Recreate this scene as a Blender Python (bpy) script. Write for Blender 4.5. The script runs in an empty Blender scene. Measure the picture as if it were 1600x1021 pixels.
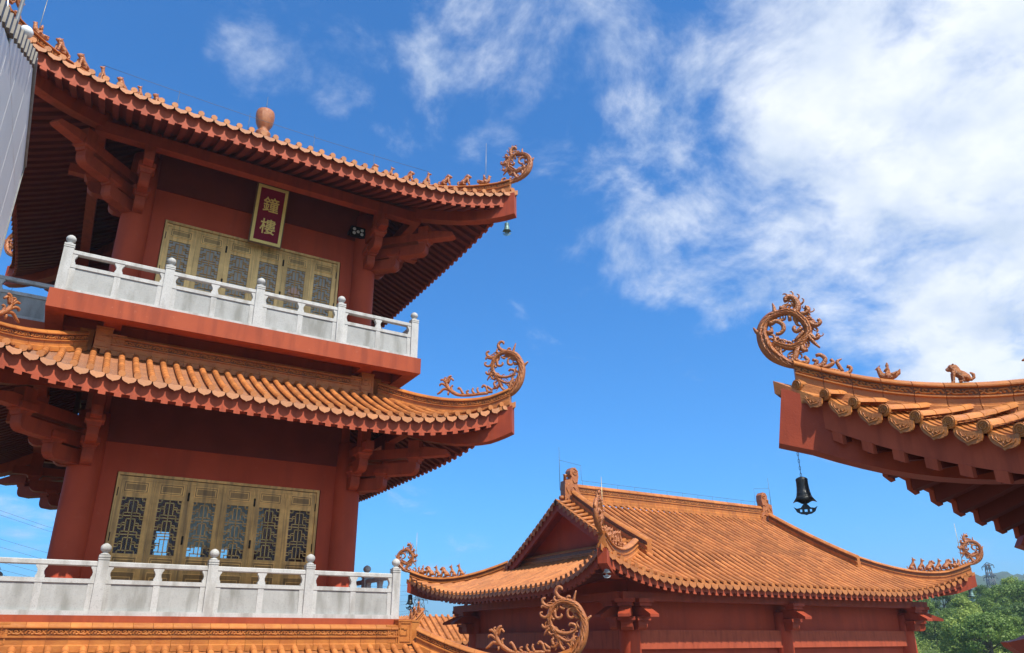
import bpy, math, random
from mathutils import Vector, Matrix
import numpy as np
R = math.radians
random.seed(7)
scene = bpy.context.scene
col = scene.collection

# ------------------------------------------------------------ camera
cam_d = bpy.data.cameras.new("camera"); cam = bpy.data.objects.new("camera", cam_d); col.objects.link(cam)
YAW, PIT, ROL = R(31.0), R(21.3), R(-0.3)
fw = Vector((math.sin(YAW)*math.cos(PIT), math.cos(YAW)*math.cos(PIT), math.sin(PIT)))
rt = Vector((math.cos(YAW), -math.sin(YAW), 0)); up = rt.cross(fw)
r2 = rt*math.cos(ROL) + up*math.sin(ROL); u2 = -rt*math.sin(ROL) + up*math.cos(ROL)
cam.matrix_world = Matrix(((r2.x, u2.x, -fw.x, 0), (r2.y, u2.y, -fw.y, 0), (r2.z, u2.z, -fw.z, 0), (0, 0, 0, 1)))
cam_d.sensor_width = 36; cam_d.lens = 36*1165/1600; cam_d.shift_y = 39.5/1600
cam_d.clip_start = 0.05; cam_d.clip_end = 9000
scene.camera = cam

# ------------------------------------------------------------ sun + sky
SUN_EL, SUN_AZ = 54.5, 173.0          # azimuth measured clockwise from +Y: sun stands behind the camera
sd = Vector((math.sin(R(SUN_AZ))*math.cos(R(SUN_EL)), math.cos(R(SUN_AZ))*math.cos(R(SUN_EL)), math.sin(R(SUN_EL))))
sl = bpy.data.lights.new("sun", 'SUN'); sl.energy = 5.0; sl.angle = R(0.5); sl.color = (1.0, 0.94, 0.84)
so = bpy.data.objects.new("sun", sl); col.objects.link(so); so.rotation_euler = sd.to_track_quat('Z', 'Y').to_euler()
so.location = (0, 0, 60)
world = bpy.data.worlds.new("World"); scene.world = world; world.use_nodes = True
def build_world():
    nt = world.node_tree; N = nt.nodes; L = nt.links; N.clear()
    out = N.new('ShaderNodeOutputWorld'); bg = N.new('ShaderNodeBackground')
    sky = N.new('ShaderNodeTexSky'); sky.sky_type = 'NISHITA'; sky.sun_disc = False
    sky.sun_elevation = R(SUN_EL); sky.sun_rotation = R(SUN_AZ); sky.air_density = 1.0; sky.dust_density = 0.4; sky.ozone_density = 2.5; sky.altitude = 100
    tc = N.new('ShaderNodeTexCoord')
    tint = N.new('ShaderNodeMixRGB'); tint.blend_type = 'MULTIPLY'; tint.inputs[0].default_value = 1; tint.inputs[2].default_value = SKY_TINT
    L.new(sky.outputs[0], tint.inputs[1])
    sep = N.new('ShaderNodeSeparateXYZ'); L.new(tc.outputs['Generated'], sep.inputs[0])
    def math_(op, a, b=None, clamp=False):
        m = N.new('ShaderNodeMath'); m.operation = op; m.use_clamp = clamp
        for i, x in enumerate((a, b)):
            if x is None: continue
            if isinstance(x, (int, float)): m.inputs[i].default_value = x
            else: L.new(x, m.inputs[i])
        return m.outputs[0]
    zc = math_('ADD', math_('MAXIMUM', sep.outputs[2], 0.0), 0.35)
    cmb = N.new('ShaderNodeCombineXYZ')
    L.new(math_('DIVIDE', sep.outputs[0], zc), cmb.inputs[0]); L.new(math_('DIVIDE', sep.outputs[1], zc), cmb.inputs[1])
    def noise(scale, det, rough, dist, off):
        mp = N.new('ShaderNodeMapping'); mp.inputs['Location'].default_value = off; L.new(cmb.outputs[0], mp.inputs[0])
        n = N.new('ShaderNodeTexNoise'); n.inputs['Scale'].default_value = scale; n.inputs['Detail'].default_value = det
        n.inputs['Roughness'].default_value = rough; n.inputs['Distortion'].default_value = dist
        L.new(mp.outputs[0], n.inputs['Vector']); return n.outputs['Fac']
    n1 = noise(4.6, 14, 0.62, 0.35, (3.1, 1.7, 0)); n2 = noise(13.0, 10, 0.6, 0.2, (0.4, 7.2, 0))
    def blob(d, lo, hi, amp):
        dp = N.new('ShaderNodeVectorMath'); dp.operation = 'DOT_PRODUCT'; L.new(tc.outputs['Generated'], dp.inputs[0])
        v = Vector(d).normalized(); dp.inputs[1].default_value = v
        mr = N.new('ShaderNodeMapRange'); mr.interpolation_type = 'SMOOTHSTEP'
        mr.inputs[1].default_value = math.cos(R(hi)); mr.inputs[2].default_value = math.cos(R(lo)); mr.inputs[3].default_value = 0; mr.inputs[4].default_value = amp
        L.new(dp.outputs['Value'], mr.inputs[0]); return mr.outputs[0]
    blobs = [blob(*b) for b in CLOUD_BLOBS]
    m = blobs[0]
    for b in blobs[1:]: m = math_('MAXIMUM', m, b)
    dens = math_('ADD', math_('ADD', math_('MULTIPLY', n1, 1.0), math_('MULTIPLY', n2, 0.22)), m)
    ramp = N.new('ShaderNodeMapRange'); ramp.interpolation_type = 'SMOOTHSTEP'
    ramp.inputs[1].default_value = CLOUD_LO; ramp.inputs[2].default_value = CLOUD_HI; L.new(dens, ramp.inputs[0])
    n3 = noise(6.5, 5, 0.55, 0.0, (9.3, 2.2, 0))
    cr = N.new('ShaderNodeValToRGB'); cr.color_ramp.elements[0].position = 0.35; cr.color_ramp.elements[1].position = 0.62
    cr.color_ramp.elements[0].color = (5.6, 6.4, 7.6, 1); cr.color_ramp.elements[1].color = (8.6, 8.9, 9.3, 1); L.new(n3, cr.inputs[0])
    mix = N.new('ShaderNodeMixRGB'); L.new(math_('MULTIPLY', ramp.outputs[0], 0.93), mix.inputs[0]); L.new(tint.outputs[0], mix.inputs[1]); L.new(cr.outputs[0], mix.inputs[2])
    L.new(mix.outputs[0], bg.inputs[0]); bg.inputs[1].default_value = 0.1; L.new(bg.outputs[0], out.inputs[0])
SKY_TINT = (0.22, 1.04, 1.74, 1)
def pixdir(px, py):
    d = r2*((px-800)/1165) - u2*((py-550)/1165) + fw
    return tuple(d.normalized())
CLOUD_BLOBS = [(pixdir(1580, 120), 7, 25, 0.42), (pixdir(1545, 480), 3, 11, 0.40), (pixdir(1160, 290), 2, 13, 0.22), (pixdir(1060, 370), 1, 8, 0.16), (pixdir(860, 180), 1, 8, 0.17), (pixdir(720, 240), 1, 6, 0.12),
               (pixdir(420, 60), 1, 6, 0.145), (pixdir(525, 110), 1, 5, 0.15), (pixdir(1280, 20), 4, 16, 0.22), (pixdir(760, 40), 1, 9, 0.14), (pixdir(950, 20), 1, 8, 0.18), (pixdir(980, 210), 1, 7, 0.17), (pixdir(620, 250), 1, 5, 0.1), (pixdir(870, 330), 1, 5, 0.12), (pixdir(700, 780), 1, 6, 0.08), (pixdir(-20, 780), 1, 6, 0.16), ((0.25, -1, 0.75), 22, 55, 0.42), ((-1, -0.3, 0.35), 8, 30, 0.3)]  # widest cloud is added, unseen behind the camera, as neutral fill light
CLOUD_LO, CLOUD_HI = 0.70, 1.06
build_world()
scene.view_settings.view_transform = 'Standard'; scene.view_settings.look = 'None'
scene.view_settings.exposure = 0.35; scene.view_settings.gamma = 1
try:
    scene.cycles.max_bounces = 8; scene.cycles.transparent_max_bounces = 12
except Exception: pass

# ------------------------------------------------------------ materials
def mat(name, base, base2=None, scale=4, rough=0.6, metal=0, bump=0, bscale=40, detail=5, tone=0.0, toneval=0.35, spec=0.5, streak=None, speck=None, coat=0, objco=True, dirt=None):
    m = bpy.data.materials.new(name); m.use_nodes = True; nt = m.node_tree; N = nt.nodes; L = nt.links
    b = N['Principled BSDF']; b.inputs['Roughness'].default_value = rough; b.inputs['Metallic'].default_value = metal
    b.inputs['Specular IOR Level'].default_value = spec
    if coat: b.inputs['Coat Weight'].default_value = coat; b.inputs['Coat Roughness'].default_value = 0.15
    tc = N.new('ShaderNodeTexCoord'); co = tc.outputs['Object']
    c = N.new('ShaderNodeMixRGB'); c.inputs[1].default_value = (*base, 1); c.inputs[2].default_value = (*(base2 or base), 1)
    n = N.new('ShaderNodeTexNoise'); n.inputs['Scale'].default_value = scale; n.inputs['Detail'].default_value = detail; n.inputs['Roughness'].default_value = 0.6
    L.new(co, n.inputs['Vector'])
    r = N.new('ShaderNodeMapRange'); r.inputs[1].default_value = 0.32; r.inputs[2].default_value = 0.68; L.new(n.outputs['Fac'], r.inputs[0]); L.new(r.outputs[0], c.inputs[0])
    cur = c.outputs[0]
    if streak:
        mp = N.new('ShaderNodeMapping'); mp.inputs['Scale'].default_value = (streak[1], streak[1], streak[2]); L.new(co, mp.inputs[0])
        n2 = N.new('ShaderNodeTexNoise'); n2.inputs['Scale'].default_value = 1; n2.inputs['Detail'].default_value = 6; L.new(mp.outputs[0], n2.inputs['Vector'])
        mr = N.new('ShaderNodeMapRange'); mr.inputs[1].default_value = 0.48; mr.inputs[2].default_value = 0.66; mr.inputs[4].default_value = streak[3]; L.new(n2.outputs['Fac'], mr.inputs[0])
        x = N.new('ShaderNodeMixRGB'); x.inputs[2].default_value = (*streak[0], 1); L.new(mr.outputs[0], x.inputs[0]); L.new(cur, x.inputs[1]); cur = x.outputs[0]
    if speck:
        n3 = N.new('ShaderNodeTexNoise'); n3.inputs['Scale'].default_value = speck[1]; n3.inputs['Detail'].default_value = 3; L.new(co, n3.inputs['Vector'])
        mr = N.new('ShaderNodeMapRange'); mr.inputs[1].default_value = speck[3]; mr.inputs[2].default_value = speck[3]+0.12; mr.inputs[4].default_value = speck[2]; L.new(n3.outputs['Fac'], mr.inputs[0])
        x = N.new('ShaderNodeMixRGB'); x.inputs[2].default_value = (*speck[0], 1); L.new(mr.outputs[0], x.inputs[0]); L.new(cur, x.inputs[1]); cur = x.outputs[0]
    if dirt:
        n4 = N.new('ShaderNodeTexNoise'); n4.inputs['Scale'].default_value = dirt[1]; n4.inputs['Detail'].default_value = 8; n4.inputs['Roughness'].default_value = 0.7; L.new(co, n4.inputs['Vector'])
        mr = N.new('ShaderNodeMapRange'); mr.inputs[1].default_value = dirt[3]; mr.inputs[2].default_value = dirt[3]+0.15; mr.inputs[4].default_value = dirt[2]; L.new(n4.outputs['Fac'], mr.inputs[0])
        x = N.new('ShaderNodeMixRGB'); x.inputs[2].default_value = (*dirt[0], 1); L.new(mr.outputs[0], x.inputs[0]); L.new(cur, x.inputs[1]); cur = x.outputs[0]
    if tone:
        at = N.new('ShaderNodeAttribute'); at.attribute_name = 'tone'
        mr = N.new('ShaderNodeMapRange'); mr.inputs[3].default_value = 1-tone; mr.inputs[4].default_value = 1+tone; mr.clamp = False; L.new(at.outputs['Fac'], mr.inputs[0])
        x = N.new('ShaderNodeVectorMath'); x.operation = 'SCALE'; L.new(cur, x.inputs[0]); L.new(mr.outputs[0], x.inputs['Scale']); cur = x.outputs[0]
    L.new(cur, b.inputs['Base Color'])
    if bump:
        n5 = N.new('ShaderNodeTexNoise'); n5.inputs['Scale'].default_value = bscale; n5.inputs['Detail'].default_value = 4; L.new(co, n5.inputs['Vector'])
        bp = N.new('ShaderNodeBump'); bp.inputs['Strength'].default_value = bump; bp.inputs['Distance'].default_value = 0.02; L.new(n5.outputs['Fac'], bp.inputs['Height']); L.new(bp.outputs[0], b.inputs['Normal'])
    return m
M = {}
M['tile'] = mat('glazed_tile', (0.47, 0.172, 0.046), (0.37, 0.120, 0.030), 3, 0.55, bump=0.25, bscale=30, tone=0.26, dirt=((0.24, 0.085, 0.035), 7, 0.6, 0.55), spec=0.35)
M['tilenear'] = mat('glazed_tile_close', (0.53, 0.20, 0.046), (0.42, 0.14, 0.030), 5, 0.40, bump=0.35, bscale=55, tone=0.2, dirt=((0.30, 0.12, 0.07), 9, 0.6, 0.56), spec=0.45)
M['ridge'] = mat('glazed_ridge', (0.50, 0.185, 0.040), (0.39, 0.122, 0.026), 5, 0.42, bump=0.3, bscale=38, tone=0.14, dirt=((0.26, 0.08, 0.04), 12, 0.5, 0.58), spec=0.38)
M['curl'] = mat('glazed_ornament', (0.48, 0.165, 0.036), (0.34, 0.095, 0.022), 9, 0.34, bump=0.9, bscale=60, spec=0.6, dirt=((0.22, 0.06, 0.03), 14, 0.5, 0.58))
M['mortar'] = mat('mortar', (0.42, 0.2, 0.17), (0.5, 0.3, 0.25), 20, 0.9, bump=0.5)
M['wall'] = mat('red_render', (0.49, 0.075, 0.030), (0.42, 0.061, 0.024), 1.3, 0.62, bump=0.10, bscale=60, streak=((0.27, 0.045, 0.022), 2.6, 0.35, 0.45), dirt=((0.52, 0.14, 0.08), 6, 0.35, 0.6), spec=0.2)
M['board'] = mat('eave_board_paint', (0.44, 0.090, 0.040), (0.37, 0.072, 0.032), 3, 0.6, bump=0.1, streak=((0.25, 0.05, 0.025), 9, 1.5, 0.6), spec=0.2)
M['shade_band'] = mat('dark_maroon_shade', (0.18, 0.028, 0.015), (0.14, 0.022, 0.012), 2, 0.7, bump=0.05, spec=0.3)  # dark tone stands in for the shade under the eaves
M['floor'] = mat('balcony_floor_stone', (0.55, 0.53, 0.48), (0.46, 0.44, 0.40), 3, 0.7)  # kept pale to bounce sunlight up onto the walls and columns
M['timber'] = mat('red_painted_timber', (0.38, 0.066, 0.027), (0.31, 0.050, 0.021), 3, 0.55, bump=0.14, bscale=50, streak=((0.22, 0.04, 0.02), 6, 0.8, 0.6), dirt=((0.45, 0.13, 0.08), 11, 0.3, 0.6), spec=0.2)
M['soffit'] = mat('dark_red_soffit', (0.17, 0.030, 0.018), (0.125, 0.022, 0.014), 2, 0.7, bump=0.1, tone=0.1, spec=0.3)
M['fascia'] = mat('slab_red', (0.385, 0.078, 0.030), (0.335, 0.062, 0.024), 1.2, 0.6, bump=0.12, bscale=70, streak=((0.24, 0.045, 0.02), 5.0, 0.6, 0.7), dirt=((0.55, 0.2, 0.13), 9, 0.5, 0.62), spec=0.2)
M['granite'] = mat('pale_granite', (0.43, 0.435, 0.42), (0.355, 0.36, 0.345), 2.2, 0.75, bump=0.15, bscale=120, speck=((0.22, 0.22, 0.22), 60, 0.45, 0.55), streak=((0.20, 0.20, 0.175), 3.5, 0.8, 0.7), dirt=((0.16, 0.16, 0.14), 4, 0.5, 0.62), tone=0.05, spec=0.3)
M['granite_light'] = mat('cut_granite', (0.54, 0.54, 0.52), (0.46, 0.46, 0.445), 3, 0.7, bump=0.12, bscale=120, speck=((0.22, 0.22, 0.22), 70, 0.5, 0.55), streak=((0.25, 0.24, 0.21), 5.0, 1.0, 0.6), dirt=((0.22, 0.21, 0.18), 6, 0.45, 0.62), tone=0.05, spec=0.3)
M['bronze'] = mat('bronze_door', (0.66, 0.365, 0.11), (0.42, 0.225, 0.065), 3.5, 0.33, metal=0.4, bump=0.05, streak=((0.17, 0.10, 0.04), 12, 0.6, 0.7), tone=0.16)
M['brass'] = mat('pale_brass_door', (0.86, 0.56, 0.21), (0.66, 0.41, 0.145), 3.5, 0.34, metal=0.3, bump=0.05, streak=((0.32, 0.20, 0.08), 12, 0.6, 0.6), tone=0.14)
M['dark'] = mat('dark_hinge', (0.02, 0.02, 0.018), rough=0.4, metal=0.5)
M['iron'] = mat('black_bell_bronze', (0.028, 0.030, 0.030), (0.05, 0.052, 0.05), 14, 0.42, metal=0.6, bump=0.3)
M['verdigris'] = mat('green_bell', (0.10, 0.20, 0.18), (0.2, 0.3, 0.28), 12, 0.5, metal=0.4, bump=0.2)
M['palebell'] = mat('pale_bell', (0.5, 0.52, 0.5), (0.38, 0.4, 0.4), 12, 0.45, metal=0.2, bump=0.2)
M['plaque'] = mat('maroon_lacquer', (0.24, 0.008, 0.030), (0.20, 0.006, 0.024), 3, 0.6, spec=0.2)
M['gold'] = mat('gold_paint', (0.90, 0.68, 0.22), (0.84, 0.62, 0.18), 8, 0.45, metal=0.1, bump=0.1)
M['pframe'] = mat('brown_frame', (0.16, 0.075, 0.03), rough=0.5)
M['panel'] = mat('grey_composite_panel', (0.80, 0.81, 0.80), (0.74, 0.75, 0.74), 1.5, 0.45, bump=0.05, speck=((0.3, 0.33, 0.35), 90, 0.3, 0.55), tone=0.04)
M['fin'] = mat('weathered_fin', (0.17, 0.155, 0.13), (0.12, 0.11, 0.095), 8, 0.5, metal=0.3)
M['metal'] = mat('grey_metal', (0.33, 0.34, 0.33), (0.25, 0.25, 0.24), 8, 0.35, metal=0.7)
M['wire'] = mat('steel_wire', (0.12, 0.13, 0.14), rough=0.5, metal=0.5)
M['rod'] = mat('brass_rod', (0.45, 0.36, 0.18), rough=0.4, metal=0.4)
M['white'] = mat('white_plastic', (0.75, 0.76, 0.76), rough=0.4)
M['pink'] = mat('pink_paper', (0.62, 0.40, 0.36), rough=0.7)
M['frost'] = mat('frosted_pane', (0.40, 0.39, 0.35), (0.33, 0.33, 0.30), 4, 0.35, bump=0.0, spec=0.5)
M['reflection_sheet'] = mat('pale_reflection', (0.8, 0.8, 0.76), (0.7, 0.7, 0.66), 3, 0.8)  # pale tone stands in for sky reflections in the lower panes
M['inside'] = mat('dark_interior', (0.035, 0.03, 0.028), rough=0.9)
M['paving'] = mat('stone_paving', (0.34, 0.32, 0.29), (0.27, 0.255, 0.235), 2, 0.85, bump=0.2, bscale=20)
M['bark'] = mat('bark', (0.16, 0.12, 0.085), (0.10, 0.075, 0.055), 6, 0.9, bump=0.5)
def glass_mat():
    m = bpy.data.materials.new('window_glass'); m.use_nodes = True; nt = m.node_tree; N = nt.nodes; L = nt.links
    N.remove(N['Principled BSDF']); out = N['Material Output']
    t = N.new('ShaderNodeBsdfTransparent'); t.inputs[0].default_value = (0.82, 0.86, 0.85, 1)
    g = N.new('ShaderNodeBsdfGlossy'); g.inputs['Roughness'].default_value = 0.03
    f = N.new('ShaderNodeFresnel'); f.inputs[0].default_value = 1.5
    mx = N.new('ShaderNodeMixShader'); mm = N.new('ShaderNodeMath'); mm.operation = 'MULTIPLY'; mm.inputs[1].default_value = 0.55; L.new(f.outputs[0], mm.inputs[0]); L.new(mm.outputs[0], mx.inputs[0]); L.new(t.outputs[0], mx.inputs[1]); L.new(g.outputs[0], mx.inputs[2]); L.new(mx.outputs[0], out.inputs[0])
    return m
M['glass'] = glass_mat()
def leaf_mat(name, a, b):
    m = bpy.data.materials.new(name); m.use_nodes = True; nt = m.node_tree; N = nt.nodes; L = nt.links
    p = N['Principled BSDF']; p.inputs['Roughness'].default_value = 0.55; p.inputs['Specular IOR Level'].default_value = 0.3
    at = N.new('ShaderNodeAttribute'); at.attribute_name = 'tone'
    c = N.new('ShaderNodeMixRGB'); c.inputs[1].default_value = (*a, 1); c.inputs[2].default_value = (*b, 1); L.new(at.outputs['Fac'], c.inputs[0]); L.new(c.outputs[0], p.inputs['Base Color'])
    tr = N.new('ShaderNodeBsdfTranslucent'); L.new(c.outputs[0], tr.inputs[0])
    mx = N.new('ShaderNodeMixShader'); mx.inputs[0].default_value = 0.3; L.new(p.outputs[0], mx.inputs[1]); L.new(tr.outputs[0], mx.inputs[2]); L.new(mx.outputs[0], N['Material Output'].inputs[0])
    return m
M['leaf'] = leaf_mat('leaves', (0.085, 0.16, 0.03), (0.25, 0.36, 0.075))
M['leaf2'] = leaf_mat('leaves_dark', (0.06, 0.12, 0.03), (0.16, 0.25, 0.055))
M['leaf3'] = leaf_mat('leaves_yellow', (0.15, 0.235, 0.045), (0.34, 0.43, 0.09))

# ------------------------------------------------------------ mesh builder
class MB:
    def __init__(s): s.v = []; s.f = []; s.t = []; s.sm = []
    def add(s, vs, fs, tone=0.5, smooth=False):
        o = len(s.v); s.v.extend([tuple(p) for p in vs])
        for f in fs: s.f.append(tuple(i+o for i in f)); s.t.append(tone); s.sm.append(smooth)
        return o
    def box(s, x0, x1, y0, y1, z0, z1, tone=0.5):
        v = [(x, y, z) for z in (z0, z1) for y in (y0, y1) for x in (x0, x1)]
        s.add(v, [(0, 2, 3, 1), (4, 5, 7, 6), (0, 1, 5, 4), (2, 6, 7, 3), (0, 4, 6, 2), (1, 3, 7, 5)], tone)
    def obox(s, c, ax, ay, az, tone=0.5):     # centre + three half-axis vectors
        c = Vector(c); ax, ay, az = Vector(ax), Vector(ay), Vector(az)
        v = [c+ax*i+ay*j+az*k for k in (-1, 1) for j in (-1, 1) for i in (-1, 1)]
        s.add(v, [(0, 2, 3, 1), (4, 5, 7, 6), (0, 1, 5, 4), (2, 6, 7, 3), (0, 4, 6, 2), (1, 3, 7, 5)], tone)
    def bar(s, p, q, w, h, upv=(0, 0, 1), tone=0.5):
        p, q = Vector(p), Vector(q); d = q-p; l = d.length
        if l < 1e-6: return
        d.normalize(); a = d.cross(Vector(upv)); a = a.normalized() if a.length > 1e-4 else Vector((1, 0, 0)); b = a.cross(d)
        s.obox((p+q)/2, d*(l/2), a*(w/2), b*(h/2), tone)
    def prism(s, poly, o, e, u, n, th, tone=0.5, smooth=False):   # 2D polygon (x along e, y along u) extruded +-th/2 along n
        o, e, u, n = Vector(o), Vector(e), Vector(u), Vector(n); k = len(poly)
        a = [o+e*x+u*y-n*(th/2) for x, y in poly]; b = [o+e*x+u*y+n*(th/2) for x, y in poly]
        s.add(a+b, [tuple(range(k-1, -1, -1)), tuple(range(k, 2*k))]+[(i, (i+1) % k, (i+1) % k+k, i+k) for i in range(k)], tone)
    def tube(s, path, rad, n=8, flat=None, caps=True, tone=0.5, smooth=True):  # flat=(normal, factor) squeezes along a normal
        P = [Vector(p) for p in path]; k = len(P)
        if not hasattr(rad, '__len__'): rad = [rad]*k
        rings = []; prev = None
        for i in range(k):
            d = (P[min(i+1, k-1)]-P[max(i-1, 0)])
            d = d.normalized() if d.length > 1e-7 else Vector((0, 0, 1))
            if flat: nv = Vector(flat[0]); a = d.cross(nv).normalized(); b = nv
            else:
                if prev is None:
                    a = d.cross(Vector((0, 0, 1))); a = a.normalized() if a.length > 1e-3 else d.cross(Vector((0, 1, 0))).normalized()
                else:
                    a = prev-d*prev.dot(d); a = a.normalized() if a.length > 1e-4 else d.cross(Vector((0, 0, 1))).normalized()
                prev = a; b = d.cross(a)
            rb = rad[i]*(flat[1] if flat else 1)
            if flat and len(flat) > 2: rb = max(rb, min(flat[2], rad[i]*1.4))
            rings.append([P[i]+a*math.cos(2*math.pi*j/n)*rad[i]+b*math.sin(2*math.pi*j/n)*rb for j in range(n)])
        fs = [(i*n+j, i*n+(j+1) % n, (i+1)*n+(j+1) % n, (i+1)*n+j) for i in range(k-1) for j in range(n)]
        if caps: fs += [tuple(range(n-1, -1, -1)), tuple(range((k-1)*n, k*n))]
        s.add([p for r in rings for p in r], fs, tone, smooth)
    def lathe(s, prof, c, n=20, tone=0.5, smooth=True):
        c = Vector(c); k = len(prof)
        v = [c+Vector((r*math.cos(2*math.pi*j/n), r*math.sin(2*math.pi*j/n), z)) for r, z in prof for j in range(n)]
        fs = [(i*n+j, i*n+(j+1) % n, (i+1)*n+(j+1) % n, (i+1)*n+j) for i in range(k-1) for j in range(n)]
        fs += [tuple(range(n-1, -1, -1)), tuple(range((k-1)*n, k*n))]
        s.add(v, fs, tone, smooth)
    def sweep(s, sec, frames, tones=None, closed=False, smooth=False, caps=True):   # sec: [(x,y)], frames: [(origin, ex, ey)]
        k = len(sec); m = len(frames)
        v = [Vector(o)+Vector(ex)*x+Vector(ey)*y for o, ex, ey in frames for x, y in sec]
        base = s.add(v, [], 0.5)
        rng = range(k if closed else k-1)
        for i in range(m-1):
            t = tones[i] if tones else 0.5
            for j in rng:
                j2 = (j+1) % k
                s.f.append((base+i*k+j, base+i*k+j2, base+(i+1)*k+j2, base+(i+1)*k+j)); s.t.append(t); s.sm.append(smooth)
        if caps:
            s.f.append(tuple(base+j for j in range(k-1, -1, -1))); s.t.append(0.5); s.sm.append(False)
            s.f.append(tuple(base+(m-1)*k+j for j in range(k))); s.t.append(0.5); s.sm.append(False)
    def build(s, name, m, parent=None, off=(0, 0, 0), loc=None):
        me = bpy.data.meshes.new(name)
        o = np.array(off, float)
        vs = (np.array(s.v)-o).tolist() if s.v else []
        me.from_pydata(vs, [], s.f)
        if s.f:
            at = me.attributes.new('tone', 'FLOAT', 'FACE'); at.data.foreach_set('value', s.t)
            me.polygons.foreach_set('use_smooth', s.sm)
        me.materials.append(m); me.update()
        ob = bpy.data.objects.new(name, me); col.objects.link(ob)
        if parent: ob.parent = parent
        if loc: ob.location = loc
        return ob
def tag(o, label=None, cat=None, group=None, kind=None):
    if label: o['label'] = label
    if cat: o['category'] = cat
    if group: o['group'] = group
    if kind: o['kind'] = kind
    return o
def thing(name, label, cat, loc, rz=0, group=None):
    o = bpy.data.objects.new(name, None); col.objects.link(o); o.location = loc; o.rotation_euler = (0, 0, rz); o.empty_display_size = 0.2
    return tag(o, label, cat, group)
def children(o): return list(o.children)
def copy_tree(o, parent=None):
    c = o.copy(); col.objects.link(c); c.parent = parent
    for ch in children(o): copy_tree(ch, c)
    return c
def smooth_path(P, n=4):     # Catmull-Rom through (x,y,r) triples
    P = [np.array(p, float) for p in P]
    if len(P) < 3: return [tuple(p) for p in P]
    Q = [2*P[0]-P[1]]+P+[2*P[-1]-P[-2]]; out = []
    for i in range(1, len(Q)-2):
        for k in range(n):
            t = k/n; a, b, c, d = Q[i-1], Q[i], Q[i+1], Q[i+2]
            out.append(0.5*((2*b)+(-a+c)*t+(2*a-5*b+4*c-d)*t*t+(-a+3*b-3*c+d)*t**3))
    out.append(P[-1]); return [tuple(p) for p in out]
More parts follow.
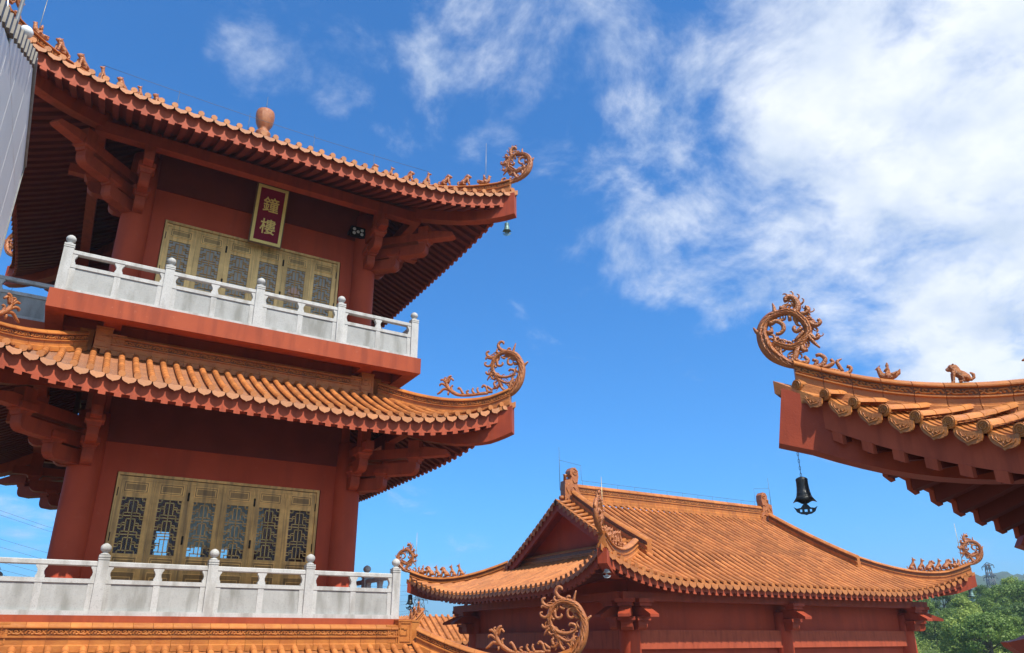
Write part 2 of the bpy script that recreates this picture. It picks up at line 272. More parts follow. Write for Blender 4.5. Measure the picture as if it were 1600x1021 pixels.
CURL_A=[[(-0.466,-0.205,0.026),(-0.294,-0.207,0.04),(-0.095,-0.186,0.069),(0.062,-0.084,0.09),(0.192,0.094,0.096),(0.265,0.292,0.085),(0.287,0.496,0.074),(0.227,0.68,0.071),(0.128,0.839,0.066),(-0.03,0.924,0.06),(-0.205,0.941,0.054),(-0.351,0.865,0.051),(-0.438,0.744,0.051),(-0.473,0.597,0.045),(-0.444,0.445,0.042),(-0.351,0.288,0.038),(-0.279,0.135,0.035),(-0.351,0.024,0.026),(-0.452,0.018,0.02)],[(-0.438,0.438,0.027),(-0.293,0.319,0.027),(-0.121,0.283,0.024),(0.023,0.314,0.021),(0.103,0.371,0.018),(0.087,0.45,0.018),(-0.01,0.479,0.018),(-0.048,0.432,0.015)],[(-0.322,0.256,0.024),(-0.179,0.156,0.021),(-0.05,0.13,0.018),(0.079,0.191,0.018)],[(-0.308,0.211,0.024),(-0.236,0.029,0.02),(-0.165,-0.05,0.017)],[(-0.093,0.09,0.015),(-0.008,-0.005,0.017)],[(-0.351,0.288,0.018),(-0.452,0.262,0.018),(-0.496,0.325,0.015)],[(-0.394,0.042,0.02),(-0.423,0.148,0.021),(-0.38,0.188,0.015)],[(-0.088,0.945,0.036),(-0.248,1.021,0.03),(-0.321,1.141,0.027),(-0.262,1.236,0.024),(-0.189,1.219,0.021),(-0.181,1.166,0.015)],[(-0.292,0.925,0.027),(-0.357,0.977,0.021),(-0.336,1.051,0.015)],[(-0.278,0.894,0.033),(-0.468,0.831,0.027),(-0.6,0.895,0.024),(-0.615,0.988,0.021),(-0.55,1.005,0.018)],[(-0.351,0.85,0.024),(-0.511,0.811,0.021),(-0.62,0.852,0.018),(-0.643,0.799,0.015)],[(-0.467,0.686,0.024),(-0.555,0.61,0.021),(-0.651,0.643,0.018),(-0.666,0.705,0.015),(-0.619,0.716,0.012)],[(-0.478,0.442,0.024),(-0.554,0.396,0.021),(-0.627,0.432,0.018),(-0.627,0.477,0.012)],[(-0.461,0.402,0.024),(-0.548,0.33,0.018),(-0.603,0.237,0.009)],[(0.062,0.906,0.027),(0.092,1.023,0.018),(0.134,1.156,0.009)],[(0.305,0.495,0.032),(0.368,0.571,0.024),(0.449,0.635,0.012)],[(-0.025,0.944,0.018),(-0.073,1.01,0.018),(-0.024,1.041,0.018),(-0.001,1.009,0.012)],[(0.164,0.731,0.027),(0.026,0.795,0.024),(-0.066,0.732,0.021),(-0.056,0.623,0.021),(0.025,0.595,0.018),(0.054,0.637,0.012)],[(0.183,0.595,0.021),(0.097,0.603,0.018),(0.126,0.654,0.012)],[(-0.351,0.759,0.024),(-0.336,0.62,0.021),(-0.249,0.594,0.021),(-0.2,0.643,0.018),(-0.22,0.678,0.012)],[(-0.234,0.829,0.018),(-0.162,0.777,0.018),(-0.141,0.805,0.012)],[(-0.423,0.592,0.018),(-0.351,0.57,0.015)],[(-0.466,-0.068,0.026),(-0.581,-0.059,0.023),(-0.625,0.062,0.021),(-0.698,0.113,0.021),(-0.741,0.057,0.015)],[(-0.466,-0.024,0.02),(-0.553,0.041,0.018),(-0.596,0.089,0.012)],[(-0.581,-0.088,0.029),(-0.812,-0.098,0.026),(-1.044,-0.108,0.026),(-1.308,-0.086,0.026),(-1.441,-0.03,0.032),(-1.546,0.052,0.033),(-1.644,0.165,0.033),(-1.656,0.315,0.027),(-1.599,0.415,0.024),(-1.54,0.44,0.018)],[(-0.812,-0.083,0.02),(-0.857,0.009,0.018),(-0.837,0.072,0.015)],[(-0.928,-0.088,0.02),(-0.987,0.005,0.018),(-0.959,0.07,0.015)],[(-1.088,-0.089,0.021),(-1.133,-0.012,0.018),(-1.075,0.012,0.015)],[(-1.22,-0.078,0.021),(-1.281,0.045,0.021),(-1.335,0.108,0.018),(-1.364,0.066,0.012)],[(-1.645,0.224,0.024),(-1.747,0.353,0.021),(-1.828,0.354,0.015)],[(-1.623,0.148,0.024),(-1.759,0.249,0.021),(-1.834,0.241,0.018),(-1.841,0.196,0.012)],[(-1.561,0.068,0.027),(-1.726,0.112,0.024),(-1.828,0.032,0.021),(-1.907,-0.015,0.012)],[(-1.625,0.252,0.021),(-1.554,0.381,0.018),(-1.487,0.315,0.015)],[(-1.531,0.036,0.024),(-1.534,0.155,0.018),(-1.49,0.181,0.015)],[(-1.671,0.301,0.018),(-1.718,0.396,0.015),(-1.674,0.413,0.012)],[(-1.605,0.028,0.021),(-1.617,-0.06,0.015)],[(-1.397,-0.049,0.021),(-1.396,-0.093,0.018)]]
CURL_B=[[(0.027,-0.067,0.016),(0.128,-0.039,0.031),(0.226,0.019,0.045),(0.322,0.103,0.056),(0.387,0.209,0.056),(0.413,0.323,0.052),(0.408,0.433,0.044),(0.36,0.524,0.041),(0.285,0.581,0.041),(0.197,0.604,0.036),(0.112,0.608,0.036),(0.032,0.572,0.036),(-0.029,0.497,0.035),(-0.066,0.422,0.038),(-0.072,0.339,0.035),(-0.026,0.264,0.032),(0.035,0.207,0.035),(0.122,0.177,0.032),(0.202,0.199,0.029),(0.27,0.232,0.024),(0.308,0.265,0.016)],[(0.063,0.174,0.027),(0.093,0.09,0.026),(0.124,0.034,0.024),(0.18,0.007,0.021)],[(0.049,0.584,0.033),(-0.002,0.647,0.028),(0.007,0.737,0.025),(0.063,0.792,0.022),(0.112,0.773,0.02),(0.117,0.732,0.014)],[(-0.014,0.561,0.022),(-0.084,0.569,0.019),(-0.108,0.617,0.019),(-0.075,0.64,0.016)],[(-0.093,0.446,0.022),(-0.157,0.402,0.019),(-0.209,0.436,0.017),(-0.191,0.473,0.015)],[(-0.075,0.318,0.019),(-0.129,0.247,0.017),(-0.168,0.271,0.016),(-0.151,0.298,0.011)],[(-0.059,0.293,0.019),(-0.106,0.212,0.016),(-0.162,0.135,0.007)],[(0.022,0.216,0.021),(0.016,0.134,0.018),(-0.038,0.124,0.014)],[(0.434,0.367,0.022),(0.475,0.415,0.016),(0.499,0.463,0.006)],[(0.251,0.61,0.019),(0.249,0.678,0.014),(0.259,0.733,0.006)],[(0.177,0.622,0.014),(0.156,0.657,0.017),(0.194,0.672,0.015)],[(0.328,0.485,0.019),(0.252,0.512,0.019),(0.19,0.472,0.019),(0.18,0.404,0.018),(0.227,0.355,0.016),(0.271,0.359,0.014)],[(-0.009,0.396,0.019),(0.051,0.353,0.016),(0.075,0.394,0.016),(0.059,0.423,0.012)],[(0.359,0.385,0.019),(0.313,0.385,0.019),(0.316,0.42,0.012)],[(0.293,0.238,0.019),(0.282,0.302,0.016),(0.241,0.306,0.013)],[(0.099,0.571,0.016),(0.1,0.498,0.016)],[(-0.02,0.346,0.016),(0.029,0.298,0.015),(0.076,0.257,0.012)],[(-0.004,0.321,0.013),(0.032,0.319,0.012)],[(0.236,0.217,0.013),(0.25,0.11,0.016),(0.223,0.039,0.013)],[(0.071,-0.054,0.026),(-0.064,-0.082,0.023),(-0.158,-0.064,0.021),(-0.196,0.0,0.018),(-0.155,0.053,0.016),(-0.108,0.048,0.014)],[(-0.078,-0.064,0.013),(-0.11,-0.018,0.016),(-0.065,0.006,0.012)],[(-0.154,-0.097,0.018),(-0.224,-0.085,0.018),(-0.27,-0.051,0.015),(-0.249,-0.013,0.014)],[(-0.206,-0.13,0.02),(-0.304,-0.157,0.018),(-0.356,-0.183,0.015)],[(-0.343,-0.162,0.018),(-0.317,-0.083,0.015),(-0.312,-0.043,0.013),(-0.359,-0.02,0.005)],[(-0.365,-0.197,0.018),(-0.42,-0.173,0.015),(-0.432,-0.128,0.015),(-0.396,-0.111,0.014)],[(0.011,-0.04,0.018),(-0.021,0.006,0.016),(0.01,0.053,0.014)],[(0.137,0.069,0.016),(0.065,-0.004,0.016),(-0.004,-0.013,0.013)]]
G0 = -4.5        # level of the paved court; the camera stands at z = 0

# ------------------------------------------------------------ ornaments
def curl_mesh(strokes, n=6, detail=3, depth=0.8, mind=0.035, fat=1.55, body=1.2, outer=-1):
    strokes = [[(x, z, r*(fat if i else body)) for x, z, r in s] for i, s in enumerate(strokes)]
    mb = MB()
    for si, s in enumerate(strokes):
        p = smooth_path(s, detail)
        mb.tube([(q[0], 0, q[1]) for q in p], [max(0.004, q[2]) for q in p], n, flat=((0, 1, 0), depth, mind))
    rnd = random.Random(4)
    for s in strokes[:1]+strokes[1:6]:
        p = smooth_path(s, 3)
        for i in range(2, len(p)-2, 1 if s is strokes[0] else 2):
            x, z, r = p[i]; dx, dz = p[i+1][0]-p[i-1][0], p[i+1][1]-p[i-1][1]; l = math.hypot(dx, dz) or 1; tx, tz = dx/l, dz/l; nx, nz = -tz, tx
            for sg in (-1, 1):
                if s is strokes[0] and sg == outer and i < len(p)*0.45: continue
                if rnd.random() < 0.6: continue
                q = r*rnd.uniform(1.3, 2.1)
                P_ = [(x+nx*sg*r*0.6, z+nz*sg*r*0.6, r*0.34), (x+nx*sg*(r+q*0.35)+tx*q*0.35, z+nz*sg*(r+q*0.35)+tz*q*0.35, r*0.30), (x+nx*sg*(r+q*0.55)+tx*q*0.9, z+nz*sg*(r+q*0.55)+tz*q*0.9, r*0.24), (x+nx*sg*(r+q*0.25)+tx*q*1.2, z+nz*sg*(r+q*0.25)+tz*q*1.2, r*0.12)]
                mb.tube([(q_[0], rnd.uniform(-.3, .3)*r*0.5, q_[1]) for q_ in smooth_path(P_, 2)], [max(0.004, q_[2]) for q_ in smooth_path(P_, 2)], 5, flat=((0, 1, 0), 0.9, 0.012))
    # raised ribs along the main body
    p = smooth_path(strokes[0], 3)
    for i in range(1, len(p)-2):
        x, z, r = p[i]; dx, dz = p[i+1][0]-p[i-1][0], p[i+1][1]-p[i-1][1]; l = math.hypot(dx, dz) or 1
        nx, nz = -dz/l, dx/l
        for sgn in (-1, 1):
            if i % 2: continue
            y = sgn*max(r*depth, mind)
            for off_, k_ in ((-0.45, 0.9), (0.15, 1.02)): mb.tube([(x+nx*r*off_-dx*0.8, y*k_*0.93, z+nz*r*off_-dz*0.8), (x+nx*r*(off_+0.1), y*k_, z+nz*r*(off_+0.1)), (x+nx*r*(off_+0.45)+dx*0.9, y*k_*0.86, z+nz*r*(off_+0.45)+dz*0.9)], [0.003, max(0.005, r*0.15), 0.003], 4)
    return mb
CURL = {'A': curl_mesh(CURL_A), 'B': curl_mesh(CURL_B, fat=1.4, body=1.3)}
def place_curl(kind, pos, ang, scale, parent, off, m='curl', name='curl_ornament', cache={}):
    """ornament standing in the vertical plane through the hip; ang = heading of the hip, outward"""
    k = kind
    if k not in cache:
        me_o = CURL[kind].build(name, M[m]); cache[k] = me_o.data; bpy.data.objects.remove(me_o)
    o = bpy.data.objects.new(name, cache[k]); col.objects.link(o); o.parent = parent
    o.location = Vector(pos)-Vector(off); o.rotation_euler = (0, 0, ang); o.scale = (scale,)*3
    return o
def remesh_blob(name, caps, vox):
    """caps: list of polylines of (x,y,z,r) -> one continuous voxel surface"""
    mb = MB()
    for c in caps:
        if len(c) == 1:
            x, y, z, r = c[0]; prof = [(r*math.sin(math.pi*i/8), -r*math.cos(math.pi*i/8)) for i in range(9)]; prof[0] = (r*0.05, -r); prof[-1] = (r*0.05, r)
            mb.lathe(prof, (x, y, z), 10)
        else:
            P = [Vector(q[:3]) for q in c]; rr = [q[3] for q in c]
            d0 = (P[0]-P[1]).normalized(); d1 = (P[-1]-P[-2]).normalized()
            P = [P[0]+d0*rr[0]*0.8]+P+[P[-1]+d1*rr[-1]*0.8]; rr = [rr[0]*0.5]+rr+[rr[-1]*0.5]
            mb.tube(P, rr, 10)
    o = mb.build(name, M['curl'])
    md = o.modifiers.new('r', 'REMESH'); md.mode = 'VOXEL'; md.voxel_size = vox; md.use_smooth_shade = True
    m2 = o.modifiers.new('s', 'SMOOTH'); m2.iterations = 2; m2.factor = 0.5
    dg = bpy.context.evaluated_depsgraph_get(); me = bpy.data.meshes.new_from_object(o.evaluated_get(dg))
    bpy.data.objects.remove(o); me.name = name
    for p in me.polygons: p.use_smooth = True
    return me
def mir(caps):   # mirror limbs in y
    return [[(x, -y, z, r) for x, y, z, r in c] for c in caps]
# seated lion, facing +x, about 0.34 tall
_leg = [[(0.10, 0.045, 0.20, 0.032), (0.115, 0.05, 0.10, 0.024), (0.125, 0.05, 0.03, 0.022), (0.16, 0.05, 0.018, 0.022)],
        [(-0.07, 0.06, 0.09, 0.052), (0.0, 0.085, 0.10, 0.034), (-0.02, 0.085, 0.03, 0.026), (0.045, 0.085, 0.018, 0.022)]]
LION = [[(-0.09, 0, 0.09, 0.078), (-0.03, 0, 0.15, 0.080), (0.05, 0, 0.21, 0.068), (0.09, 0, 0.26, 0.055)],
        [(0.105, 0, 0.295, 0.062)], [(0.13, 0, 0.285, 0.042), (0.178, 0, 0.272, 0.030)], [(0.135, 0, 0.255, 0.026), (0.17, 0, 0.248, 0.020)],
        [(0.08, 0.045, 0.345, 0.018)], [(0.08, -0.045, 0.345, 0.018)], [(0.045, 0, 0.33, 0.03), (0.02, 0, 0.28, 0.035), (0.0, 0, 0.24, 0.03)],
        [(-0.15, 0, 0.05, 0.022), (-0.20, 0, 0.09, 0.028), (-0.20, 0, 0.15, 0.030), (-0.165, 0, 0.18, 0.018)]] + _leg + mir(_leg)
# man riding a phoenix, facing +x
RIDER = [[(-0.12, 0, 0.085, 0.050), (-0.04, 0, 0.065, 0.072), (0.06, 0, 0.07, 0.070), (0.11, 0, 0.11, 0.052), (0.13, 0, 0.18, 0.040), (0.135, 0, 0.235, 0.036)],
         [(0.16, 0, 0.23, 0.020), (0.195, 0, 0.215, 0.008)], [(0.12, 0, 0.275, 0.012), (0.10, 0, 0.285, 0.010)],
         [(-0.12, 0, 0.09, 0.045), (-0.175, 0, 0.12, 0.036), (-0.20, 0, 0.18, 0.014)],
         [(0.0, 0, 0.13, 0.045), (-0.005, 0, 0.20, 0.040), (-0.01, 0, 0.235, 0.024), (-0.01, 0, 0.28, 0.032)], [(-0.015, 0, 0.315, 0.018)],
         [(-0.005, 0.04, 0.225, 0.016), (0.05, 0.035, 0.18, 0.013)], [(-0.005, -0.04, 0.225, 0.016), (0.05, -0.035, 0.18, 0.013)],
         [(0.02, 0.05, 0.14, 0.02), (0.04, 0.075, 0.07, 0.018)], [(0.02, -0.05, 0.14, 0.02), (0.04, -0.075, 0.07, 0.018)], [(-0.06, 0.05, 0.09, 0.03), (-0.15, 0.075, 0.13, 0.012)], [(-0.06, -0.05, 0.09, 0.03), (-0.15, -0.075, 0.13, 0.012)]]
# slimmer hound sitting upright, facing +x
_l2 = [[(0.065, 0.035, 0.20, 0.024), (0.08, 0.04, 0.09, 0.018), (0.085, 0.04, 0.02, 0.018), (0.11, 0.04, 0.014, 0.016)],
       [(-0.06, 0.045, 0.07, 0.042), (0.0, 0.065, 0.075, 0.028), (-0.01, 0.065, 0.02, 0.02), (0.035, 0.065, 0.014, 0.017)]]
HOUND = [[(-0.08, 0, 0.07, 0.058), (-0.04, 0, 0.13, 0.056), (0.02, 0, 0.20, 0.052), (0.045, 0, 0.27, 0.040), (0.055, 0, 0.33, 0.038)],
         [(0.06, 0, 0.345, 0.045)], [(0.09, 0, 0.34, 0.030), (0.135, 0, 0.328, 0.019)], [(0.045, 0.03, 0.395, 0.013), (0.035, 0.03, 0.42, 0.006)], [(0.045, -0.03, 0.395, 0.013), (0.035, -0.03, 0.42, 0.006)],
         [(-0.12, 0, 0.04, 0.018), (-0.17, 0, 0.08, 0.018), (-0.175, 0, 0.14, 0.012)]] + _l2 + mir(_l2)
FIG = {'lion': remesh_blob('ridge_lion', LION, 0.009), 'rider': remesh_blob('ridge_rider', RIDER, 0.008), 'hound': remesh_blob('ridge_hound', HOUND, 0.009)}
def place_fig(kind, pos, ang, scale, parent, off, label=None):
    nm = {'lion': 'ridge_lion', 'rider': 'ridge_rider', 'hound': 'ridge_hound'}[kind]
    o = bpy.data.objects.new(nm, FIG[kind]); col.objects.link(o); o.parent = parent
    o.location = Vector(pos)-Vector(off); o.rotation_euler = (0, 0, ang); o.scale = (scale,)*3
    if label: o['label'] = label
    return o

# ------------------------------------------------------------ ridge band (section swept along a path)
def ridge_section(h, w=1.0):
    k = h/0.43
    return [(-0.13*w, -0.05), (-0.13*w, 0.055*k), (-0.095*w, 0.075*k), (-0.095*w, 0.175*k), (-0.125*w, 0.185*k), (-0.125*w, 0.205*k), (-0.085*w, 0.215*k), (-0.085*w, 0.325*k), (-0.13*w, 0.335*k), (-0.13*w, 0.355*k),
            (-0.085*w, 0.40*k), (-0.03*w, 0.43*k), (0.03*w, 0.43*k), (0.085*w, 0.40*k), (0.13*w, 0.355*k), (0.13*w, 0.335*k), (0.085*w, 0.325*k), (0.085*w, 0.215*k), (0.125*w, 0.205*k), (0.125*w, 0.185*k), (0.095*w, 0.175*k), (0.095*w, 0.075*k), (0.13*w, 0.055*k), (0.13*w, -0.05)]
SCROLL = [[(0.03, 0.25), (0.10, 0.75), (0.22, 0.72), (0.25, 0.4), (0.17, 0.3)], [(0.22, 0.72), (0.34, 0.7), (0.46, 0.3), (0.60, 0.25), (0.70, 0.6), (0.62, 0.8), (0.54, 0.6)], [(0.60, 0.25), (0.76, 0.2), (0.86, 0.6), (0.97, 0.75)], [(0.3, 0.2), (0.4, 0.3), (0.46, 0.75)], [(0.78, 0.85), (0.86, 0.4), (0.96, 0.2)]]
def ridge_band(path, h, seg=0.33, w=1.0, relief=True, sides=(-1, 1), rr=0.018, vertical=True):
    """path: list of 3D base points; returns mesh builder. Split in ceramic pieces with their own tone."""
    P = [Vector(p) for p in path]
    D = [0]
    for i in range(1, len(P)): D.append(D[-1]+(P[i]-P[i-1]).length)
    tot = D[-1]; n = max(1, round(tot/seg)); sec = ridge_section(h, w); k = h/0.43
    def at(d):
        d = min(max(d, 0), tot)
        for i in range(1, len(D)):
            if d <= D[i]+1e-9:
                t = (d-D[i-1])/max(1e-9, D[i]-D[i-1]); return P[i-1].lerp(P[i], t)
        return P[-1]
    def fr(d):
        a, b = at(d-0.05), at(d+0.05); t = (b-a).normalized(); hx = Vector((t.y, -t.x, 0)); hx = hx.normalized() if hx.length > 1e-5 else Vector((1, 0, 0))
        return at(d), hx, Vector((0, 0, 1)), t
    mb = MB()
    for i in range(n):
        d0, d1 = tot*i/n+0.004, tot*(i+1)/n-0.004; tn = random.random()
        fs = [fr(d0+(d1-d0)*j/2)[:3] for j in range(3)]
        b0 = len(mb.t); mb.sweep(sec, fs, [tn]*2); ns = len(sec)-1
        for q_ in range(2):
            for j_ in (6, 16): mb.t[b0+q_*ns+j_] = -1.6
        if relief:
            for sg in sides:
                for c in SCROLL:
                    pts = []
                    for u, vv in smooth_path([(a, b, 0) for a, b in c], 2) and [(q[0], q[1]) for q in smooth_path([(a, b, 0) for a, b in c], 2)]:
                        o, ex, ey, t = fr(d0+(d1-d0)*u); pts.append(o+ex*(sg*(0.087*w))+ey*((0.222+0.098*vv)*k))
                    mb.tube(pts, rr, 4, caps=False, tone=tn)
    # mortar core so the joints are closed
    core = [(-0.078*w, -0.04), (-0.078*w, 0.40*k), (0.078*w, 0.40*k), (0.078*w, -0.04)]
    mb.sweep(core, [fr(tot*j/(2*n))[:3] for j in range(2*n+1)], [0.1]*(2*n))
    return mb

# ------------------------------------------------------------ tiled hip roof
class Roof:
    """skirt of a hip roof about the local origin; a,b = eave half sizes (x,y) at mid side, ai,bi = inner half sizes"""
    def __init__(s, a, b, ai, bi, zf, Aout, Aup, D, p, pitch=0.272, fp=1.5):
        s.a, s.b, s.ai, s.bi, s.zf, s.Aout, s.Aup, s.D, s.p, s.pitch, s.fp = a, b, ai, bi, zf, Aout, Aup, D, p, pitch, fp
    def dims(s, k): return (s.a, s.b, s.ai, s.bi) if k % 2 == 0 else (s.b, s.a, s.bi, s.ai)   # along, out, along_i, out_i
    def g(s, k, q):
        al = s.dims(k)[0]+s.Aout; d = al-abs(q); return max(0.0, 1-max(d, 0)/s.D)**s.p
    def h(s, k, q): return s.dims(k)[1]+s.Aout*s.g(k, q)
    def rhip(s, k, q):
        A, B, Ai, Bi = s.dims(k)
        if abs(q) <= Ai: return Bi
        return Bi+(abs(q)-Ai)/(A+s.Aout-Ai)*(B+s.Aout-Bi)
    def z(s, k, q, r):
        A, B, Ai, Bi = s.dims(k); t = (B-r)/(B-Bi)
        f = min(1, max(0, (r-Bi)/(s.h(k, q)-Bi)))**s.fp
        return s.zf(t)+s.Aup*s.g(k, q)*f
    def P(s, k, q, r, dz=0):
        zz = s.z(k, q, r)+dz
        return ((q, -r, zz), (r, q, zz), (-q, r, zz), (-r, -q, zz))[k]
    def dirs(s, k): return ((Vector((1, 0, 0)), Vector((0, -1, 0))), (Vector((0, 1, 0)), Vector((1, 0, 0))), (Vector((-1, 0, 0)), Vector((0, 1, 0))), (Vector((0, -1, 0)), Vector((-1, 0, 0))))[k]
    def tiles(s, sides=(0, 1, 2, 3), step=0.12, tr=0.062, near=False, inner=None, drip=0.12, tubeseg=0.3, lip=0.011, xn=4, zlift=0.045):
        mb = MB(); pt = s.pitch
        for k in sides:
            e, o = s.dirs(k); A = s.dims(k)[0]+s.Aout; n = int((A-0.02)/pt+0.5)
            cs = [(i+0.5)*pt for i in range(-n-1, n+1)]        # tube centres
            cs = [c for c in cs if abs(c) < A-0.06]
            for c in cs:                                       # cover tiles (tubes)
                r0 = s.h(k, c)+0.02; r1 = max(s.rhip(k, c), s.dims(k)[3]) if inner is None else inner
                if r0-r1 < 0.05: continue
                m = max(1, round((r0-r1)/tubeseg)); nn = 7
                for j in range(m):
                    ra, rb = r0-(r0-r1)*j/m, r0-(r0-r1)*(j+1)/m; tn = 0.25+0.9*random.random()
                    vs = []
                    for rr_, sc in ((ra, 1.04), (rb, 0.98)):
                        for i in range(nn):
                            an = math.pi*i/(nn-1); q = c+math.cos(an)*tr*sc
                            x, y, zz = s.P(k, c, rr_, zlift+math.sin(an)*tr*1.05*sc)
                            vs.append(Vector((x, y, zz))+e*(math.cos(an)*tr*sc))
                    mb.add(vs, [(i, i+1, nn+i+1, nn+i) for i in range(nn-1)], tn, True)
                # round end cap
                cen = Vector(s.P(k, c, r0+0.004, zlift+0.012)); nd = 12 if near else 8
                ring = [cen+e*(math.cos(2*math.pi*i/nd)*tr*1.08)+Vector((0, 0, 1))*(math.sin(2*math.pi*i/nd)*tr*1.08) for i in range(nd)]
                back = [v-o*0.03 for v in ring]
                mb.add(ring+back, [tuple(range(nd))]+[(i, (i+1) % nd, nd+(i+1) % nd, nd+i) for i in range(nd)], random.random()*0.5+0.4)
                if near:
                    for rad, rw in ((0.82, 0.006), (0.45, 0.007)):
                        pr = [cen+o*0.004+e*(math.cos(2*math.pi*i/16)*tr*rad)+Vector((0, 0, 1))*(math.sin(2*math.pi*i/16)*tr*rad) for i in range(17)]
                        mb.tube(pr, rw, 4, caps=False)
                    mb.tube([cen+o*0.004+e*(math.cos(a_)*tr*r_)+Vector((0, 0, 1))*(math.sin(a_)*tr*r_) for a_, r_ in ((0, .3), (1.2, .25), (2.6, .1), (4, .2), (5.4, .32))], 0.006, 4, caps=False)
            # pan tiles between tubes
            ed = [cs[0]-pt]+cs
            for c in ed:
                qs = [c+pt*i/xn for i in range(xn+1)]
                qm = c+pt/2
                if abs(qm) > A-0.14: continue
                r0 = s.h(k, min(A, max(-A, qm)))+0.015
                rin = s.dims(k)[3] if inner is None else inner
                rends = [max(s.rhip(k, q), rin) for q in qs]
                re_ = min(rends); m = int((r0-re_)/step)+1
                rows = []
                for j in range(m+1):
                    rr_ = r0-j*step
                    if j: rows.append((rr_+0.004, 0.0))
                    rows.append((rr_, lip))
                vs = []; 
                for rr_, lz in rows:
                    for i, q in enumerate(qs):
                        u = (i/xn-0.5)*2; rc = max(rr_, rends[i]); qq = min(A, max(-A, q))
                        # edge of each pan follows the curved eave
                        vs.append(s.P(k, qq, rc, lz-0.040*(1-u*u)+0.012))
                w = xn+1; tn = random.random()
                base = len(mb.v); mb.v.extend(vs)
                for j in range(len(rows)-1):
                    if rows[j][0] < re_-step: break
                    tn = -0.5 if j % 2 else random.random()*0.8+0.1
                    for i in range(xn): mb.f.append((base+j*w+i, base+j*w+i+1, base+(j+1)*w+i+1, base+(j+1)*w+i)); mb.t.append(tn); mb.sm.append(False)
                # drip tile: scalloped tongue
                hw = pt*0.46; cen = Vector(s.P(k, qm, r0+0.003, -0.012)); dd = drip
                prof = [(-1, 0.30), (-1, -0.22), (-0.90, -0.50), (-0.70, -0.70), (-0.46, -0.84), (-0.2, -0.92), (0, -1.10), (0.2, -0.92), (0.46, -0.84), (0.70, -0.70), (0.90, -0.50), (1, -0.22), (1, 0.30), (0.6, 0.16), (0.2, 0.05), (-0.2, 0.05), (-0.6, 0.16)]
                tl = o*0.10
                slope = (Vector(s.P(k, qm+0.05, r0)) - Vector(s.P(k, qm-0.05, r0))); sz = slope.z/0.1
                def pp(x, y, off): return cen+e*(x*hw)+Vector((0, 0, 1))*(y*dd+x*hw*sz)+tl*(-y*0.35)+o*off
                fr_ = [pp(x, y, 0.006) for x, y in prof]; bk = [pp(x, y, -0.012) for x, y in prof]; kk = len(prof)
                mb.add(fr_+bk, [tuple(range(kk)), tuple(range(2*kk-1, kk-1, -1))]+[(i, (i+1) % kk, kk+(i+1) % kk, kk+i) for i in range(kk)], random.random()*0.5+0.0)
                if near:
                    for ln in ([(-.75, -.1), (-.7, -.35), (-.45, -.5), (-.2, -.68), (0, -.85), (.2, -.68), (.45, -.5), (.7, -.35), (.75, -.1)], [(-.5, -.2), (-.35, -.45), (-.1, -.4), (-.15, -.3)], [(.5, -.2), (.35, -.45), (.1, -.4), (.15, -.3)], [(-.05, -.5), (.05, -.62), (.15, -.5)]):
                        mb.tube([pp(x, y, 0.010) for x, y in ln], 0.0065, 4, caps=False)
            # folded corner tile
            h_ = s.h(k, A-0.34); k2 = (k+1) % 4; A2 = s.dims(k2)[0]+s.Aout
            a_ = Vector(s.P(k, A-0.34, s.h(k, A-0.34)+0.02, 0.0)); b_ = Vector(s.P(k2, -(A2-0.34), s.h(k2, A2-0.34)+0.02, 0.0)); c_ = s.hip_pt(k, 1.0, 0.03); d_ = s.hip_pt(k, 0.90, 0.03)
            o_ = (c_-d_); o_.z = 0; o_ = o_.normalized()*0.07; c_ = c_+o_
            m1, m2 = (a_+c_)/2, (b_+c_)/2; u = Vector((0, 0, 1)); dp = drip*0.9
            top = [d_, a_, m1, c_, m2, b_]; bot = [p-u*q for p, q in zip(top, (0.02, dp*0.7, dp*1.6, dp*1.3, dp*1.6, dp*0.7))]
            mb.add(top+bot, [(0, 1, 2, 3), (0, 3, 4, 5), (9, 8, 7, 6), (11, 10, 9, 6)]+[(i, 6+i, 6+(i+1) % 6, (i+1) % 6) for i in range(6)], 0.5)
        return mb
    def eave(s, sides=(0, 1, 2, 3), top=-0.06, bot=-0.36, n=60, tooth=0.065, tw=0.125):
        mb = MB()
        for k in sides:
            A = s.dims(k)[0]+s.Aout-0.12; N = n
            vs = []
            for i in range(N+1):
                q = -A+2*A*i/N; h = s.h(k, q)-0.07
                vs += [s.P(k, q, h, top), s.P(k, q, h, bot), s.P(k, q, h-0.06, bot), s.P(k, q, h-0.06, top)]
            mb.add(vs, [(i*4+j, i*4+(j+1) % 4, i*4+4+(j+1) % 4, i*4+4+j) for i in range(N) for j in range(4)])
            e, o = s.dirs(k); m = int(A/s.pitch+0.5)
            for i in range(-m-1, m+1):
                c = (i+0.5)*s.pitch
                if abs(c) > A-0.2: continue
                h = s.h(k, c)-0.068; p = Vector(s.P(k, c, h, bot+0.01)); p2 = Vector(s.P(k, c, h-0.058, bot+0.01)); sl = (Vector(s.P(k, c+0.05, s.h(k, c+.05)))-Vector(s.P(k, c-0.05, s.h(k, c-.05))))/0.1; sl = e+Vector((0, 0, sl.z)); dz = Vector((0, 0, tooth+0.01))
                q = [p-sl*tw/2, p+sl*tw/2, p2+sl*tw/2, p2-sl*tw/2]; mb.add(q+[v-dz for v in q], [(0, 1, 2, 3), (7, 6, 5, 4), (0, 4, 5, 1), (1, 5, 6, 2), (2, 6, 7, 3), (3, 7, 4, 0)])
        return mb
